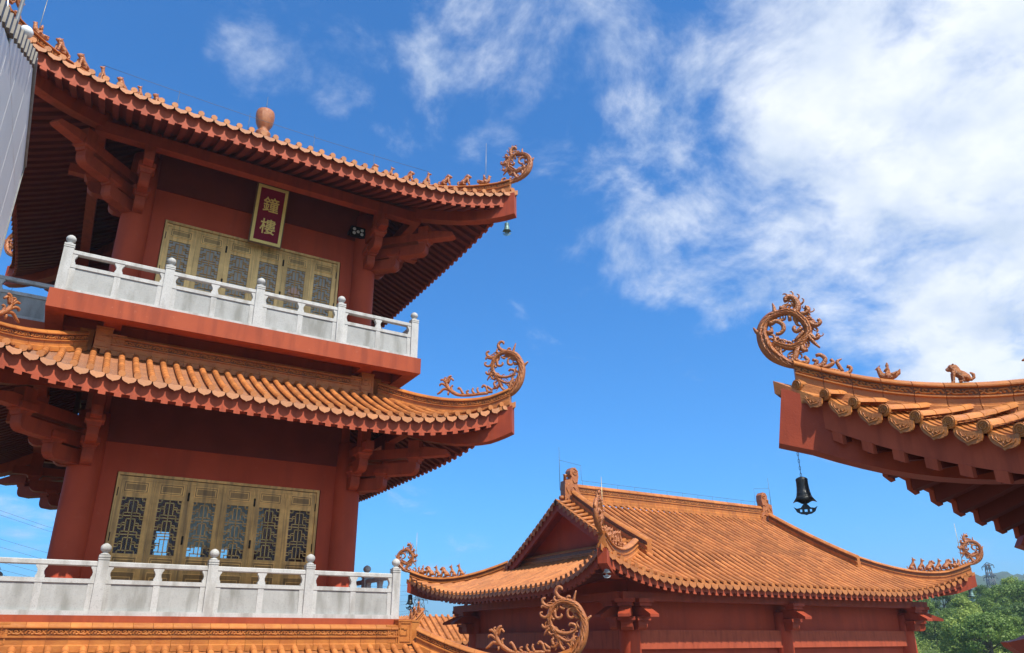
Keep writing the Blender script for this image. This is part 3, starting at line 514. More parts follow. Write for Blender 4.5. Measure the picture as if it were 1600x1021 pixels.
    def soffit(s, sides=(0, 1, 2, 3), rin=None, board=-0.32, bot=-0.42, rw=0.125, nseg=6, raf=True):
        mb = MB(); pt = s.pitch
        for k in sides:
            A, B, Ai, Bi = s.dims(k); A += s.Aout; ri = rin if rin is not None else Bi
            N = 48; K = 6; vs = []
            for i in range(N+1):
                q = -A+2*A*i/N; qa = q
                for j in range(K+1):
                    h = s.h(k, q)-0.10; re_ = max(s.rhip(k, q), ri); vs.append(s.P(k, q, h+(re_-h)*j/K if h > re_ else h, board))
            mb.add(vs, [(i*(K+1)+j, i*(K+1)+j+1, (i+1)*(K+1)+j+1, (i+1)*(K+1)+j) for i in range(N) for j in range(K)], 0.3)
            n = int(A/pt+0.5)
            if not raf: continue
            for i in range(-n-1, n+1):
                c = (i+0.5)*pt
                if abs(c) > A-0.30: continue
                r0 = s.h(k, c)-0.135; r1 = max(s.rhip(k, c), ri)
                if r0-r1 < 0.06: continue
                vs = []
                for j in range(nseg+1):
                    r = r0+(r1-r0)*j/nseg
                    for q, dz in ((c-rw/2, board+0.02), (c-rw/2, bot), (c+rw/2, bot), (c+rw/2, board+0.02)):
                        x, y, zz = s.P(k, c, r, dz); e, o = s.dirs(k); vs.append(Vector((x, y, zz))+e*(q-c))
                fs = [(j*4+a_, j*4+(a_+1) % 4, j*4+4+(a_+1) % 4, j*4+4+a_) for j in range(nseg) for a_ in range(4)]+[(0, 1, 2, 3), tuple(nseg*4+a_ for a_ in (3, 2, 1, 0))]
                mb.add(vs, fs, 0.55+random.random()*0.3)
        return mb
    def hip_pt(s, k, f, dz=0):      # corner k at the right end of side k; f=0 inner, 1 corner
        A, B, Ai, Bi = s.dims(k); q = Ai+f*(A+s.Aout-Ai); r = Bi+f*(B+s.Aout-Bi)
        return Vector(s.P(k, q, r, dz))
    def hip_len(s, k):
        a, b = s.hip_pt(k, 0), s.hip_pt(k, 1); return math.hypot(a.x-b.x, a.y-b.y)
    def hip_beam(s, k, f0=0.0, f1=1.0, top=-0.10, depth=0.76, w=0.25, n=18, taper=0.0, lean=0.0):
        mb = MB(); a, b = s.hip_pt(k, 0), s.hip_pt(k, 1); d = Vector((b.x-a.x, b.y-a.y, 0)).normalized(); sd_ = Vector((d.y, -d.x, 0))
        fr = []
        vs = []
        for i in range(n+1):
            f = f0+(f1-f0)*i/n; p = s.hip_pt(k, f) if f <= 1 else s.hip_pt(k, 1)+(s.hip_pt(k, 1)-s.hip_pt(k, 0.97))*((f-1)/0.03)
            dp = depth-taper*(1-f)
            ln = d*lean if i == n else Vector()
            vs += [p+sd_*(w/2)+Vector((0, 0, top)), p+ln+sd_*(w/2)-Vector((0, 0, dp)), p+ln-sd_*(w/2)-Vector((0, 0, dp)), p-sd_*(w/2)+Vector((0, 0, top))]
        mb.add(vs, [(i*4+j, i*4+(j+1) % 4, i*4+4+(j+1) % 4, i*4+4+j) for i in range(n) for j in range(4)]+[(0, 1, 2, 3), tuple(n*4+j for j in (3, 2, 1, 0))])
        return mb
    def hip_path(s, k, f0=0, f1=0.985, n=22, dz=0.0):
        return [s.hip_pt(k, f0+(f1-f0)*i/n, dz) for i in range(n+1)]
    def hip_ang(s, k):
        a, b = s.hip_pt(k, 0), s.hip_pt(k, 1); return math.atan2(b.y-a.y, b.x-a.x)

# ------------------------------------------------------------ bracket arms
def rounded(x0, x1, z0, z1, rd, n=5):     # arm profile with rounded lower outer end
    rd = min(rd, (z1-z0), (x1-x0)); return [(x0, z0), (x1-rd, z0)]+[(x1-rd+rd*math.sin(math.pi/2*i/n), z0+rd-rd*math.cos(math.pi/2*i/n)) for i in range(1, n+1)]+[(x1, z1), (x0, z1)]
def arm(mb, x, y, dx, dy, zb, ks=1.0, w=0.22, nose=True, ztop=None, tiers=2, kz=1.0):
    d = Vector((dx, dy, 0)).normalized(); n = Vector((d.y, -d.x, 0)); u = Vector((0, 0, 1)); o = Vector((x, y, zb))
    def pr(poly, th): mb.prism(poly, o, d, u, n, th)
    def cap(q, z0, z1, w0=0.24, w1=0.36):
        a, b = w0/2, w1/2; zm = z0+(z1-z0)*0.45
        vs = []
        for hw, z in ((a, z0), (a*1.15, z0+(zm-z0)*0.7), (b, zm), (b, z1)):
            for sx, sy in ((-1, -1), (1, -1), (1, 1), (-1, 1)): vs.append(o+d*(q+sx*hw)+n*(sy*hw)+u*z)
        mb.add(vs, [(i*4+j, i*4+(j+1) % 4, i*4+4+(j+1) % 4, i*4+4+j) for i in range(3) for j in range(4)]+[(3, 2, 1, 0), (12, 13, 14, 15)])
    pr(rounded(0, 1.02*ks, 0, 0.30*kz, 0.17), w)
    cap(1.0*ks-0.06, 0.30*kz, 0.52*kz)
    pr(rounded(0, 1.86*ks, 0.35*kz, 0.64*kz, 0.18), w*0.98)
    if tiers > 1: cap(1.86*ks-0.08, 0.64*kz, 0.88*kz)
    if nose:
        L_ = 2.66*ks; pr([(0, 0.76*kz), (L_-0.08, 0.76*kz), (L_, 0.80*kz), (L_-0.05, 0.90*kz), (L_-0.5, 0.99*kz), (0, 0.99*kz)], w*0.94)
    if ztop: q = 1.86*ks-0.08; pr([(q-0.14, 0.86*kz), (q+0.14, 0.86*kz), (q+0.14, ztop-zb), (q-0.14, ztop-zb)], w*1.05)

# ------------------------------------------------------------ balustrade
def bud(mb, x, y, z, s=1.0, tone=0.5):
    prof = [(0.075, 0), (0.088, 0.015), (0.075, 0.03), (0.045, 0.045), (0.042, 0.06), (0.070, 0.075), (0.092, 0.105), (0.098, 0.14), (0.088, 0.175), (0.062, 0.205), (0.028, 0.225), (0.006, 0.232)]
    mb.lathe([(r*s, zz*s) for r, zz in prof], (x, y, z), 14, tone)
def post_mesh(mb, x, y, z, H=1.10, w=0.19, tone=0.5):
    h = w/2
    mb.box(x-h, x+h, y-h, y+h, z, z+H-0.10, tone)
    for z0, z1, g_ in ((H-0.10, H-0.085, -0.012), (H-0.085, H-0.055, 0.006), (H-0.055, H-0.04, -0.014), (H-0.04, H, 0.004)): mb.box(x-h-g_, x+h+g_, y-h-g_, y+h+g_, z+z0, z+z1, tone)
    bud(mb, x, y, z+H, 1.0, tone)
def vase(mb, x, y, z, ax, half=0, tone=0.5):
    """ogee baluster between the lower rail and the hand rail; ax = 0 rail along x, 1 along y; half: -1/1 keeps one side"""
    pr = [(0.075, 0), (0.080, 0.03), (0.060, 0.07), (0.052, 0.12), (0.070, 0.17), (0.092, 0.20), (0.095, 0.23)]
    L_ = [(-w_ if half != 1 else 0.0, zz) for w_, zz in pr]; R_ = [(w_ if half != -1 else 0.0, zz) for w_, zz in reversed(pr)]
    e = Vector((1, 0, 0)) if ax == 0 else Vector((0, 1, 0)); n = Vector((0, 1, 0)) if ax == 0 else Vector((1, 0, 0))
    mb.prism(L_+R_, (x, y, z), e, (0, 0, 1), n, 0.10, tone)
def rail_bay(parent, off, p0, p1, z, ax, names=('balustrade_panel',)):
    """one bay between posts at coordinate p0..p1 along axis ax, at fixed other coordinate"""
    (a, fx), (b, _) = p0, p1
    a, b = min(a, b)+0.095, max(a, b)-0.095; m_ = (a+b)/2
    mbp, mbr = MB(), MB()
    def bx(mb, u0, u1, th, z0, z1, tone=0.5):
        if ax == 0: mb.box(u0, u1, fx-th/2, fx+th/2, z+z0, z+z1, tone)
        else: mb.box(fx-th/2, fx+th/2, u0, u1, z+z0, z+z1, tone)
    bx(mbr, a, b, 0.17, 0.0, 0.085)                                     # base course
    t1, t2 = random.random(), random.random()
    bx(mbp, a+0.10, m_-0.06, 0.075, 0.085, 0.575, t1); bx(mbp, m_+0.06, b-0.10, 0.075, 0.085, 0.575, t2)   # two sunk slabs
    for u in ((a, a+0.10), (m_-0.06, m_+0.06), (b-0.10, b)): bx(mbr, u[0], u[1], 0.105, 0.085, 0.575, random.random())
    bx(mbr, a, b, 0.125, 0.575, 0.655)
    if ax == 0: V = [(a, fx, 1), (m_, fx, 0), (b, fx, -1)]
    else: V = [(fx, a, 1), (fx, m_, 0), (fx, b, -1)]
    for x, y, hf in V: vase(mbr, x, y, z+0.655, ax, hf, random.random())
    # hand rail with chamfered edges
    sec = [(-0.062, 0.015), (-0.045, 0), (0.045, 0), (0.062, 0.015), (0.062, 0.085), (0.045, 0.10), (-0.045, 0.10), (-0.062, 0.085)]
    e = Vector((1, 0, 0)) if ax == 0 else Vector((0, 1, 0)); n = Vector((0, 1, 0)) if ax == 0 else Vector((1, 0, 0))
    st = Vector((a, fx, z+0.885)) if ax == 0 else Vector((fx, a, z+0.885))
    mbr.sweep(sec, [(st, n, (0, 0, 1)), (st+e*(b-a), n, (0, 0, 1))], [random.random()], closed=True)
    o = mbp.build('balustrade_panel', M['granite'], parent, off); mbr.build('rail_frame', M['granite_light'], o)
    o2 = o.children[0]; o2.data.transform(Matrix.Translation(-Vector(off)))
    return o
def balustrade(parent, off, xs, ys, z, corner_only=False):
    """xs: x of posts on the front, ys: y of posts on the sides (list), running round a rectangle"""
    x0, x1, y0, y1 = min(xs), max(xs), min(ys), max(ys)
    pts = set()
    for x in xs: pts.add((x, y0)); pts.add((x, y1))
    for y in ys: pts.add((x0, y)); pts.add((x1, y))
    for x, y in sorted(pts):
        mb = MB(); post_mesh(mb, x, y, z, tone=random.random()); mb.build('baluster_post', M['granite_light'], parent, off)
    X, Y = sorted(xs), sorted(ys)
    for yy in (y0, y1):
        for i in range(len(X)-1): rail_bay(parent, off, (X[i], yy), (X[i+1], yy), z, 0)
    for xx in (x0, x1):
        for i in range(len(Y)-1): rail_bay(parent, off, (Y[i], xx), (Y[i+1], xx), z, 1)

# ------------------------------------------------------------ lattice doors
def lattice_lines(w, h, n=3):
    """step-pattern lattice: list of segments"""
    S = []; u = h/n
    for i in range(n):
        b = i*u
        S += [((0, b+u), (w, b+u))] if i < n-1 else []
        cx_ = w/2
        S += [((cx_, b), (cx_, b+u)), ((0.32*w, b+0.16*u), (0.32*w, b+0.84*u)), ((0.68*w, b+0.16*u), (0.68*w, b+0.84*u)), ((0.32*w, b+0.84*u), (0.68*w, b+0.84*u)), ((0.32*w, b+0.16*u), (0.68*w, b+0.16*u)),
              ((0, b+0.34*u), (0.16*w, b+0.34*u)), ((0.16*w, b+0.34*u), (0.16*w, b+0.62*u)), ((0.16*w, b+0.62*u), (0.32*w, b+0.62*u)), ((0.16*w, b), (0.16*w, b+0.16*u)), ((0.16*w, b+0.16*u), (0.32*w, b+0.16*u)), ((0.16*w, b+0.84*u), (0.16*w, b+u)), ((0, b+0.84*u), (0.16*w, b+0.84*u)),
              ((w, b+0.34*u), (0.84*w, b+0.34*u)), ((0.84*w, b+0.34*u), (0.84*w, b+0.62*u)), ((0.84*w, b+0.62*u), (0.68*w, b+0.62*u)), ((0.84*w, b), (0.84*w, b+0.16*u)), ((0.84*w, b+0.16*u), (0.68*w, b+0.16*u)), ((0.84*w, b+0.84*u), (0.84*w, b+u)), ((w, b+0.84*u), (0.84*w, b+0.84*u)),
              ((0.68*w, b+0.5*u), (w, b+0.5*u)), ((0, b+0.5*u), (0.32*w, b+0.5*u))]
    return S
def panel_frame(mb, x0, x1, z0, z1, y, dep=0.016, w=0.018):
    if dep > 0.011: mb.box(x0+w+0.001, x1-w-0.001, y-0.003, y+0.004, z0+w+0.001, z1-w-0.001, -1.0)
    for a in ((x0, x1, z0, z0+w), (x0, x1, z1-w, z1), (x0, x0+w, z0+w, z1-w), (x1-w, x1, z0+w, z1-w)): mb.box(a[0], a[1], y-dep, y+0.004, a[2], a[3], 1.5)  # recess plates darkened, rims lightened in tone to imitate reflections on the metal
def door_set(parent, off, xc, yf, zf, width, height, n, metal, glassmat, tp, emblem=None):
    """n folding leaves in pairs facing -y; parts: door_frame, door (> lattice, pane, hinge)"""
    fr = MB(); x0, x1 = xc-width/2, xc+width/2; fw_ = 0.06
    fr.box(x0, x0+fw_, yf-0.03, yf+0.10, zf, zf+height); fr.box(x1-fw_, x1, yf-0.03, yf+0.10, zf, zf+height); fr.box(x0+fw_, x1-fw_, yf-0.028, yf+0.10, zf+height-fw_, zf+height)
    fr.build('door_frame', M[metal], parent, off)
    lw = (width-2*fw_)/n; H = height-fw_-0.012
    for i in range(n):
        a, b = x0+fw_+lw*i+0.0015, x0+fw_+lw*(i+1)-0.0015; d = MB(); tn = random.random()
        sx = 0.115; lz0, lz1 = zf+H*0.435, zf+H*0.845
        y0, y1 = yf+0.005, yf+0.055
        d.box(a, a+sx, y0, y1, zf+0.01, zf+H, tn); d.box(b-sx, b, y0, y1, zf+0.01, zf+H, tn)
        d.box(a+sx, b-sx, y0+0.002, y1, lz1, zf+H, tn); d.box(a+sx, b-sx, y0+0.002, y1, lz0-0.30, lz0, tn); d.box(a+sx, b-sx, y0+0.012, y1, zf+0.01, lz0-0.30, tn)
        panel_frame(d, a+sx-0.01, b-sx+0.01, lz1+0.10, zf+H-0.10, y0); panel_frame(d, a+sx+0.03, b-sx-0.03, lz1+0.14, zf+H-0.14, y0, 0.008)
        panel_frame(d, a+sx, b-sx, lz0-0.24, lz0-0.06, y0); panel_frame(d, a+sx+0.04, b-sx-0.04, lz0-0.19, lz0-0.11, y0, 0.008)
        panel_frame(d, a+sx-0.01, b-sx+0.01, zf+0.12, lz0-0.36, y0+0.01); panel_frame(d, a+sx+0.06, b-sx-0.06, zf+0.22, lz0-0.46, y0+0.01, 0.01)
        # scrolled corner pieces under the top rail
        for sg, xx in ((1, a+0.02), (-1, b-0.02)):
            xs_ = sorted((xx, xx+sg*0.13)); d.box(xs_[0], xs_[1], y0-0.012, y0+0.003, zf+H-0.075, zf+H-0.045)
            xs_ = sorted((xx, xx+sg*0.028)); d.box(xs_[0], xs_[1], y0-0.012, y0+0.003, zf+H-0.19, zf+H-0.08)
        dob = d.build('door_leaf', M[metal], parent, off)
        la = MB(); w_, h_ = (b-a)-2*sx, lz1-lz0; t = 0.019
        for (p, q), (r_, s_) in lattice_lines(w_, h_, 3):
            xa, xb = sorted((p, r_)); za, zb = sorted((q, s_)); la.box(a+sx+xa-t/2, a+sx+xb+t/2, y0+0.012, y0+0.028, lz0+za-t/2, lz0+zb+t/2)
        la.box(a+sx, a+sx+0.008, y0+0.010, y0+0.030, lz0, lz1); la.box(b-sx-0.008, b-sx, y0+0.010, y0+0.030, lz0, lz1)
        lo = la.build('lattice', M[metal] if metal == 'bronze' else M['bronze'], dob); lo.data.transform(Matrix.Translation(-Vector(off)))
        pn = MB(); pn.box(a+sx-0.005, b-sx+0.005, y0+0.034, y0+0.042, lz0-0.005, lz1+0.005); po = pn.build('pane', glassmat[i] if isinstance(glassmat, list) else glassmat, dob); po.data.transform(Matrix.Translation(-Vector(off)))
        if i % 2 == 0 and i > 0 or i == 0 or i % 2 == 1:
            hx = a-0.004 if i % 2 == 0 else b+0.004
            for zz in (0.88, 0.55, 0.15):
                hb = MB(); hb.tube([(hx+(0.012 if i % 2 == 0 else -0.012), y0-0.012, zf+H*zz-0.09), (hx+(0.012 if i % 2 == 0 else -0.012), y0-0.012, zf+H*zz+0.09)], 0.011, 6)
                ho = hb.build('hinge', M['dark'], dob); ho.data.transform(Matrix.Translation(-Vector(off)))
        if emblem == i:
            em = MB(); cx_, cz_ = (a+b)/2, lz0+h_*0.42
            for r_ in range(8):
                an = math.pi/4*r_; em.prism([(math.cos(an)*0.10+0.055*math.cos(t_), math.sin(an)*0.10+0.055*math.sin(t_)) for t_ in [math.pi*2*j/10 for j in range(10)]], (cx_, y0+0.0315-0.001*(r_ % 2), cz_), (1, 0, 0), (0, 0, 1), (0, 1, 0), 0.002+0.0002*r_)
            em.prism([(0.10*math.cos(t_), 0.10*math.sin(t_)) for t_ in [math.pi*2*j/16 for j in range(16)]], (cx_, y0+0.0300, cz_), (1, 0, 0), (0, 0, 1), (0, 1, 0), 0.002)
            eo = em.build('paper_cut', M['pink'], dob); eo.data.transform(Matrix.Translation(-Vector(off)))

# ------------------------------------------------------------ wind bell (top-level, hangs from a hip beam)
def wind_bell(pos, H, label, m='iron', s=1.0, rz=-35):
    """pos = point under the beam; H = chain length; bell 0.30*s tall"""
    t = thing('wind_bell', label, 'bell', (pos[0], pos[1], pos[2]), R(rz), 'wind bells under the roof corners')
    ch = MB(); n = max(2, int(H/0.035))
    for i in range(n):
        z = -H*(i+0.5)/n; an = (i % 2)*math.pi/2; a = 0.008
        ring = [(math.cos(an)*a*math.cos(t_), math.sin(an)*a*math.cos(t_), z+0.62*H/n*math.sin(t_)) for t_ in [2*math.pi*j/8 for j in range(9)]]
        ch.tube(ring, 0.003, 5, caps=False)
    ch.build('chain', M['wire'], t)
    b = MB(); k = 24; prof = [(0.012, 0), (0.03, -0.004), (0.062, -0.02), (0.072, -0.035), (0.068, -0.05), (0.071, -0.06), (0.068, -0.07), (0.072, -0.14), (0.080, -0.20), (0.085, -0.205), (0.082, -0.212), (0.094, -0.25), (0.122, -0.285)]
    vs = []
    for r_, z in prof:
        for j in range(k):
            an = 2*math.pi*j/k; lobe = 0.5+0.5*math.cos(4*an) if z < -0.24 else 0
            rr_ = r_+(0.016*lobe if z < -0.28 else 0); vs.append((rr_*s*math.cos(an), rr_*s*math.sin(an), -H+z*s-(0.028*lobe*s if z < -0.28 else 0)))
    inn = [(x*0.9, y*0.9, z+0.004) for x, y, z in vs[-k:]] + [(x*0.86, y*0.86, z) for x, y, z in vs[9*k:10*k]]
    m_ = len(prof); o_ = len(vs); vs += inn
    fs = [(i*k+j, i*k+(j+1) % k, (i+1)*k+(j+1) % k, (i+1)*k+j) for i in range(m_-1) for j in range(k)]+[((m_-1)*k+j, (m_-1)*k+(j+1) % k, o_+(j+1) % k, o_+j) for j in range(k)]+[(o_+j, o_+(j+1) % k, o_+k+(j+1) % k, o_+k+j) for j in range(k)]+[tuple(o_+k+j for j in range(k)), tuple(range(k))]
    b.add(vs, fs, 0.5, True); bo = b.build('bell_body', M[m], t)
    c = MB(); c.tube([(0, 0, -H-0.1*s), (0, 0, -H-0.36*s)], 0.004*s, 5); co = c.build('clapper_rod', M[m], t)
    v = MB(); z0 = -H-0.36*s
    def P2(l): return [(x*s, z*s) for x, z in l]
    # wind vane with three cut-outs: built from bars round the holes
    v.prism(P2([(-0.135, 0.0), (-0.10, -0.02), (-0.055, -0.012), (-0.03, 0.02), (0, 0.045), (0.03, 0.02), (0.055, -0.012), (0.10, -0.02), (0.135, 0.0), (0.118, -0.03), (0.0, -0.034), (-0.118, -0.03)]), (0, 0, z0), (1, 0, 0), (0, 0, 1), (0, 1, 0), 0.008*s)
    v.prism(P2([(-0.103, -0.062), (0.103, -0.062), (0.06, -0.088), (0.02, -0.094), (0, -0.102), (-0.02, -0.094), (-0.06, -0.088)]), (0, 0, z0), (1, 0, 0), (0, 0, 1), (0, 1, 0), 0.008*s)
    for x0, x1 in ((-0.118, -0.066), (-0.044, -0.016), (0.016, 0.044), (0.066, 0.118)): v.prism(P2([(x0, -0.03), (x1, -0.032), (min(x1, 0.103), -0.062), (max(x0, -0.103), -0.062)]), (0, 0, z0), (1, 0, 0), (0, 0, 1), (0, 1, 0), 0.0078*s)
    v.build('wind_vane', M[m], t)
    return t
# ============================================================ THE SETTING
def hill_h(x, y):
    d = math.hypot(x, y); az = math.degrees(math.atan2(x, y))
    w = 1/(1+math.exp(-(az-48)/3.0))*(1/(1+math.exp((az-100)/6.0)))
    t = min(1, max(0, (d-42)/75)); t = t*t*(3-2*t)
    near = w*(6.2*t+1.3*math.exp(-((d-74)/5.0)**2)*math.sin(az*0.7))
    t2 = min(1, max(0, (d-260)/900)); t2 = t2*t2*(3-2*t2)
    ridge = 78+9*math.sin(az*0.45+1.2)+1.5*math.sin(az*1.9+1)+1.2*math.sin(az*4.1)
    w2 = 1/(1+math.exp(-(az-54)/2.0))*(1/(1+math.exp((az-120)/6.0)))
    far = t2*(ridge*w2+6*(1-w2))*math.exp(-max(0, (d-1250)/900)**2)
    n = 0.5*math.sin(x*0.21)*math.sin(y*0.17+1)+0.3*math.sin(x*0.53+y*0.31)
    n2 = 3.0*math.sin(x*0.013+0.4)*math.sin(y*0.017)+1.6*math.sin(x*0.041+y*0.03)+(random.random()*4.5-1 if d > 500 else 0)
    return G0+near+w*t*n+far+t2*n2
def build_ground():
    m = bpy.data.materials.new('hillside'); m.use_nodes = True; nt = m.node_tree; N = nt.nodes; L = nt.links; b = N['Principled BSDF']; b.inputs['Roughness'].default_value = 0.95; b.inputs['Specular IOR Level'].default_value = 0.1
    tc = N.new('ShaderNodeTexCoord'); n = N.new('ShaderNodeTexNoise'); n.inputs['Scale'].default_value = 0.25; n.inputs['Detail'].default_value = 10; n.inputs['Roughness'].default_value = 0.7; L.new(tc.outputs['Object'], n.inputs['Vector'])
    r = N.new('ShaderNodeValToRGB'); e = r.color_ramp.elements; e[0].position = 0.40; e[0].color = (0.035, 0.075, 0.02, 1); e[1].position = 0.66; e[1].color = (0.24, 0.15, 0.09, 1); x = r.color_ramp.elements.new(0.53); x.color = (0.10, 0.14, 0.045, 1)
    L.new(n.outputs['Fac'], r.inputs[0])
    n2 = N.new('ShaderNodeTexNoise'); n2.inputs['Scale'].default_value = 0.06; n2.inputs['Detail'].default_value = 9; n2.inputs['Roughness'].default_value = 0.75; L.new(tc.outputs['Object'], n2.inputs['Vector'])
    r2_ = N.new('ShaderNodeValToRGB'); e = r2_.color_ramp.elements; e[0].position = 0.38; e[0].color = (0.018, 0.04, 0.014, 1); e[1].position = 0.62; e[1].color = (0.06, 0.105, 0.035, 1); L.new(n2.outputs['Fac'], r2_.inputs[0])
    ln = N.new('ShaderNodeVectorMath'); ln.operation = 'LENGTH'; L.new(tc.outputs['Object'], ln.inputs[0])
    mr = N.new('ShaderNodeMapRange'); mr.inputs[1].default_value = 150; mr.inputs[2].default_value = 240; L.new(ln.outputs['Value'], mr.inputs[0])
    mx = N.new('ShaderNodeMixRGB'); L.new(mr.outputs[0], mx.inputs[0]); L.new(r.outputs[0], mx.inputs[1]); L.new(r2_.outputs[0], mx.inputs[2])
    br = N.new('ShaderNodeTexBrick'); br.inputs['Scale'].default_value = 1.0; br.inputs['Brick Width'].default_value = 0.9; br.inputs['Row Height'].default_value = 0.45; br.inputs['Mortar Size'].default_value = 0.008
    br.inputs['Color1'].default_value = (0.20, 0.19, 0.17, 1); br.inputs['Color2'].default_value = (0.165, 0.155, 0.14, 1); br.inputs['Mortar'].default_value = (0.09, 0.085, 0.08, 1); L.new(tc.outputs['Object'], br.inputs['Vector'])
    mr2 = N.new('ShaderNodeMapRange'); mr2.inputs[1].default_value = 40; mr2.inputs[2].default_value = 43; L.new(ln.outputs['Value'], mr2.inputs[0])
    mx2 = N.new('ShaderNodeMixRGB'); L.new(mr2.outputs[0], mx2.inputs[0]); L.new(br.outputs[0], mx2.inputs[1]); L.new(mx.outputs[0], mx2.inputs[2]); L.new(mx2.outputs[0], b.inputs['Base Color'])
    mb = MB(); rs = [0, 8, 16, 24, 32, 40, 44]+[44+i*3 for i in range(1, 40)]+[165+i*12 for i in range(1, 20)]+[410+i*35 for i in range(1, 50)]+[2300, 2500]
    # finer azimuth steps inside the view
    az = [a_ for a_ in np.arange(-180, 0, 4.0)]+[a_ for a_ in np.arange(0, 50, 1.0)]+[a_ for a_ in np.arange(50, 75, 0.25)]+[a_ for a_ in np.arange(75, 180, 4.0)]
    k = len(az)
    vs = [(r_*math.sin(R(a_)), r_*math.cos(R(a_)), hill_h(r_*math.sin(R(a_)), r_*math.cos(R(a_)))) for r_ in rs for a_ in az]
    mb.add(vs, [(i*k+j, (i+1)*k+j, (i+1)*k+(j+1) % k, i*k+(j+1) % k) for i in range(len(rs)-1) for j in range(k)], 0.5, True)
    o = mb.build('ground', m); tag(o, kind='structure', label='paved court running out to a wooded hillside and far hills')
    return o
ground = build_ground()

# ============================================================ BELL TOWER
TX, TY = 3.1, 20.74; OFF = (0, 0, G0)
tower = thing('bell_tower', 'red three-storey bell tower with two balconies and orange tiled roofs, left half of the photo', 'tower', (TX, TY, G0))
def W(mb, name, m, parent=None): 
    o = mb.build(name, m, parent or tower, OFF); return o
CH = 2.85       # column half distance
def skirt_z(base): return lambda t: base+1.15*(0.86*t+0.14*t*t) if t > 0 else base+1.15*0.86*t*0.6
midz = skirt_z(4.75); lowz = skirt_z(-1.19)
def topz(t): q = t*5.66; return 10.90+0.37*q+0.0487*q*q if t > 0 else 10.90+0.25*q
roofs = {
 'top': Roof(5.66, 5.66, 0.0, 0.0, topz, 0.27, 0.62, 4.1, 2.8, fp=1.0),
 'mid': Roof(5.45, 5.45, 3.30, 3.30, midz, 0.41, 0.80, 4.1, 2.7),
 'low': Roof(6.38, 6.38, 4.23, 4.23, lowz, 0.41, 0.80, 4.1, 2.7)}
def storey_walls(z0, z1, door_top, name, openings_back=False):
    mb = MB(); h0, h1 = CH+0.04, CH-0.16
    dw = 2.20                                   # half width of the door opening
    # front wall round the door
    fy0, fy1 = -h0, -h1
    mb.box(-h0+0.2, -dw, fy0, fy1, z0, z1); mb.box(dw, h0-0.2, fy0, fy1, z0, z1); mb.box(-dw, dw, fy0, fy1, door_top, z1)
    # back wall with two windows
    if openings_back:
        zz0, zz1 = z0+0.95, z0+2.48; bx = [(-h0+0.2, -0.70), (-0.33, 0.0), (0.57, 0.94), (1.30, h0-0.2)]
        for a, b in bx: mb.box(a, b, h1, h0, z0, z1)
        for a, b in ((-0.70, -0.33), (0.0, 0.57), (0.94, 1.30)): mb.box(a, b, h1, h0, z0, zz0); mb.box(a, b, h1, h0, zz1, z1)
    else: mb.box(-h0+0.2, h0-0.2, h1, h0, z0, z1)
    mb.box(-h0, -h1, -h0+0.2, h0-0.2, z0, z1); mb.box(h1, h0, -h0+0.2, h0-0.2, z0, z1)
    mb.box(-h1, h1, -h1, h1, z1-0.6, z1-0.5)    # ceiling
    W(mb, 'wall', M['wall'])
for z0, z1, dt, ob in ((0.50, 5.55, 3.45, True), (6.80, 12.1, 9.66, False)):
    storey_walls(z0, z1, dt, 'wall', ob)
    for sx in (-1, 1):
        for sy in (-1, 1):
            c = MB(); c.lathe([(0.345, z0), (0.345, z0+0.1), (0.33, z0+0.12), (0.325, z1-1.9), (0.31, z1-0.9)], (sx*CH, sy*CH, 0), 28); W(c, 'column', M['wall'])
    # under-eave shade painted as a dark band between the columns, proud of the wall
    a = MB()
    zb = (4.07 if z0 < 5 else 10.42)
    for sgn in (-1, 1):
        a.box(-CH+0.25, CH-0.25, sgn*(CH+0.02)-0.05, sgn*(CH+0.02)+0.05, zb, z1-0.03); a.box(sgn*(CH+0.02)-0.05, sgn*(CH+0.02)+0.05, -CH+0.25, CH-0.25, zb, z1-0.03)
    W(a, 'shade_band', M['shade_band'])
# ground-floor body under the lowest roof
b = MB(); b.box(-3.9, 3.9, -3.9, 3.9, G0, -0.30); W(b, 'wall', M['wall'])
for sx in (-1, 1):
    for sy in (-1, 1): c = MB(); c.lathe([(0.36, G0), (0.34, G0+0.3), (0.32, -0.6)], (sx*3.95, sy*3.95, 0), 24); W(c, 'column', M['wall'])
# doors
gl = M['glass']
door_set(tower, OFF, -0.02, -CH-0.04+0.03, 0.53, 4.40, 2.92, 6, 'bronze', gl, 0)
door_set(tower, OFF, -0.02, -CH-0.04+0.03, 6.82, 4.40, 2.84, 6, 'brass', M['frost'], 0, emblem=4)
# behind the lower panes: dark room, plus a pale sheet imitating glass reflections
i_ = MB(); i_.box(-0.75, 1.02, -2.46, -2.43, 2.02, 3.4); W(i_, 'reflection_sheet', M['reflection_sheet'])
i_ = MB(); i_.box(-2.6, -0.66, 1.9, 1.95, 0.5, 1.25); i_.box(-2.65, 2.65, -2.6, 2.6, 0.50, 0.52); W(i_, 'room_floor', M['inside'])
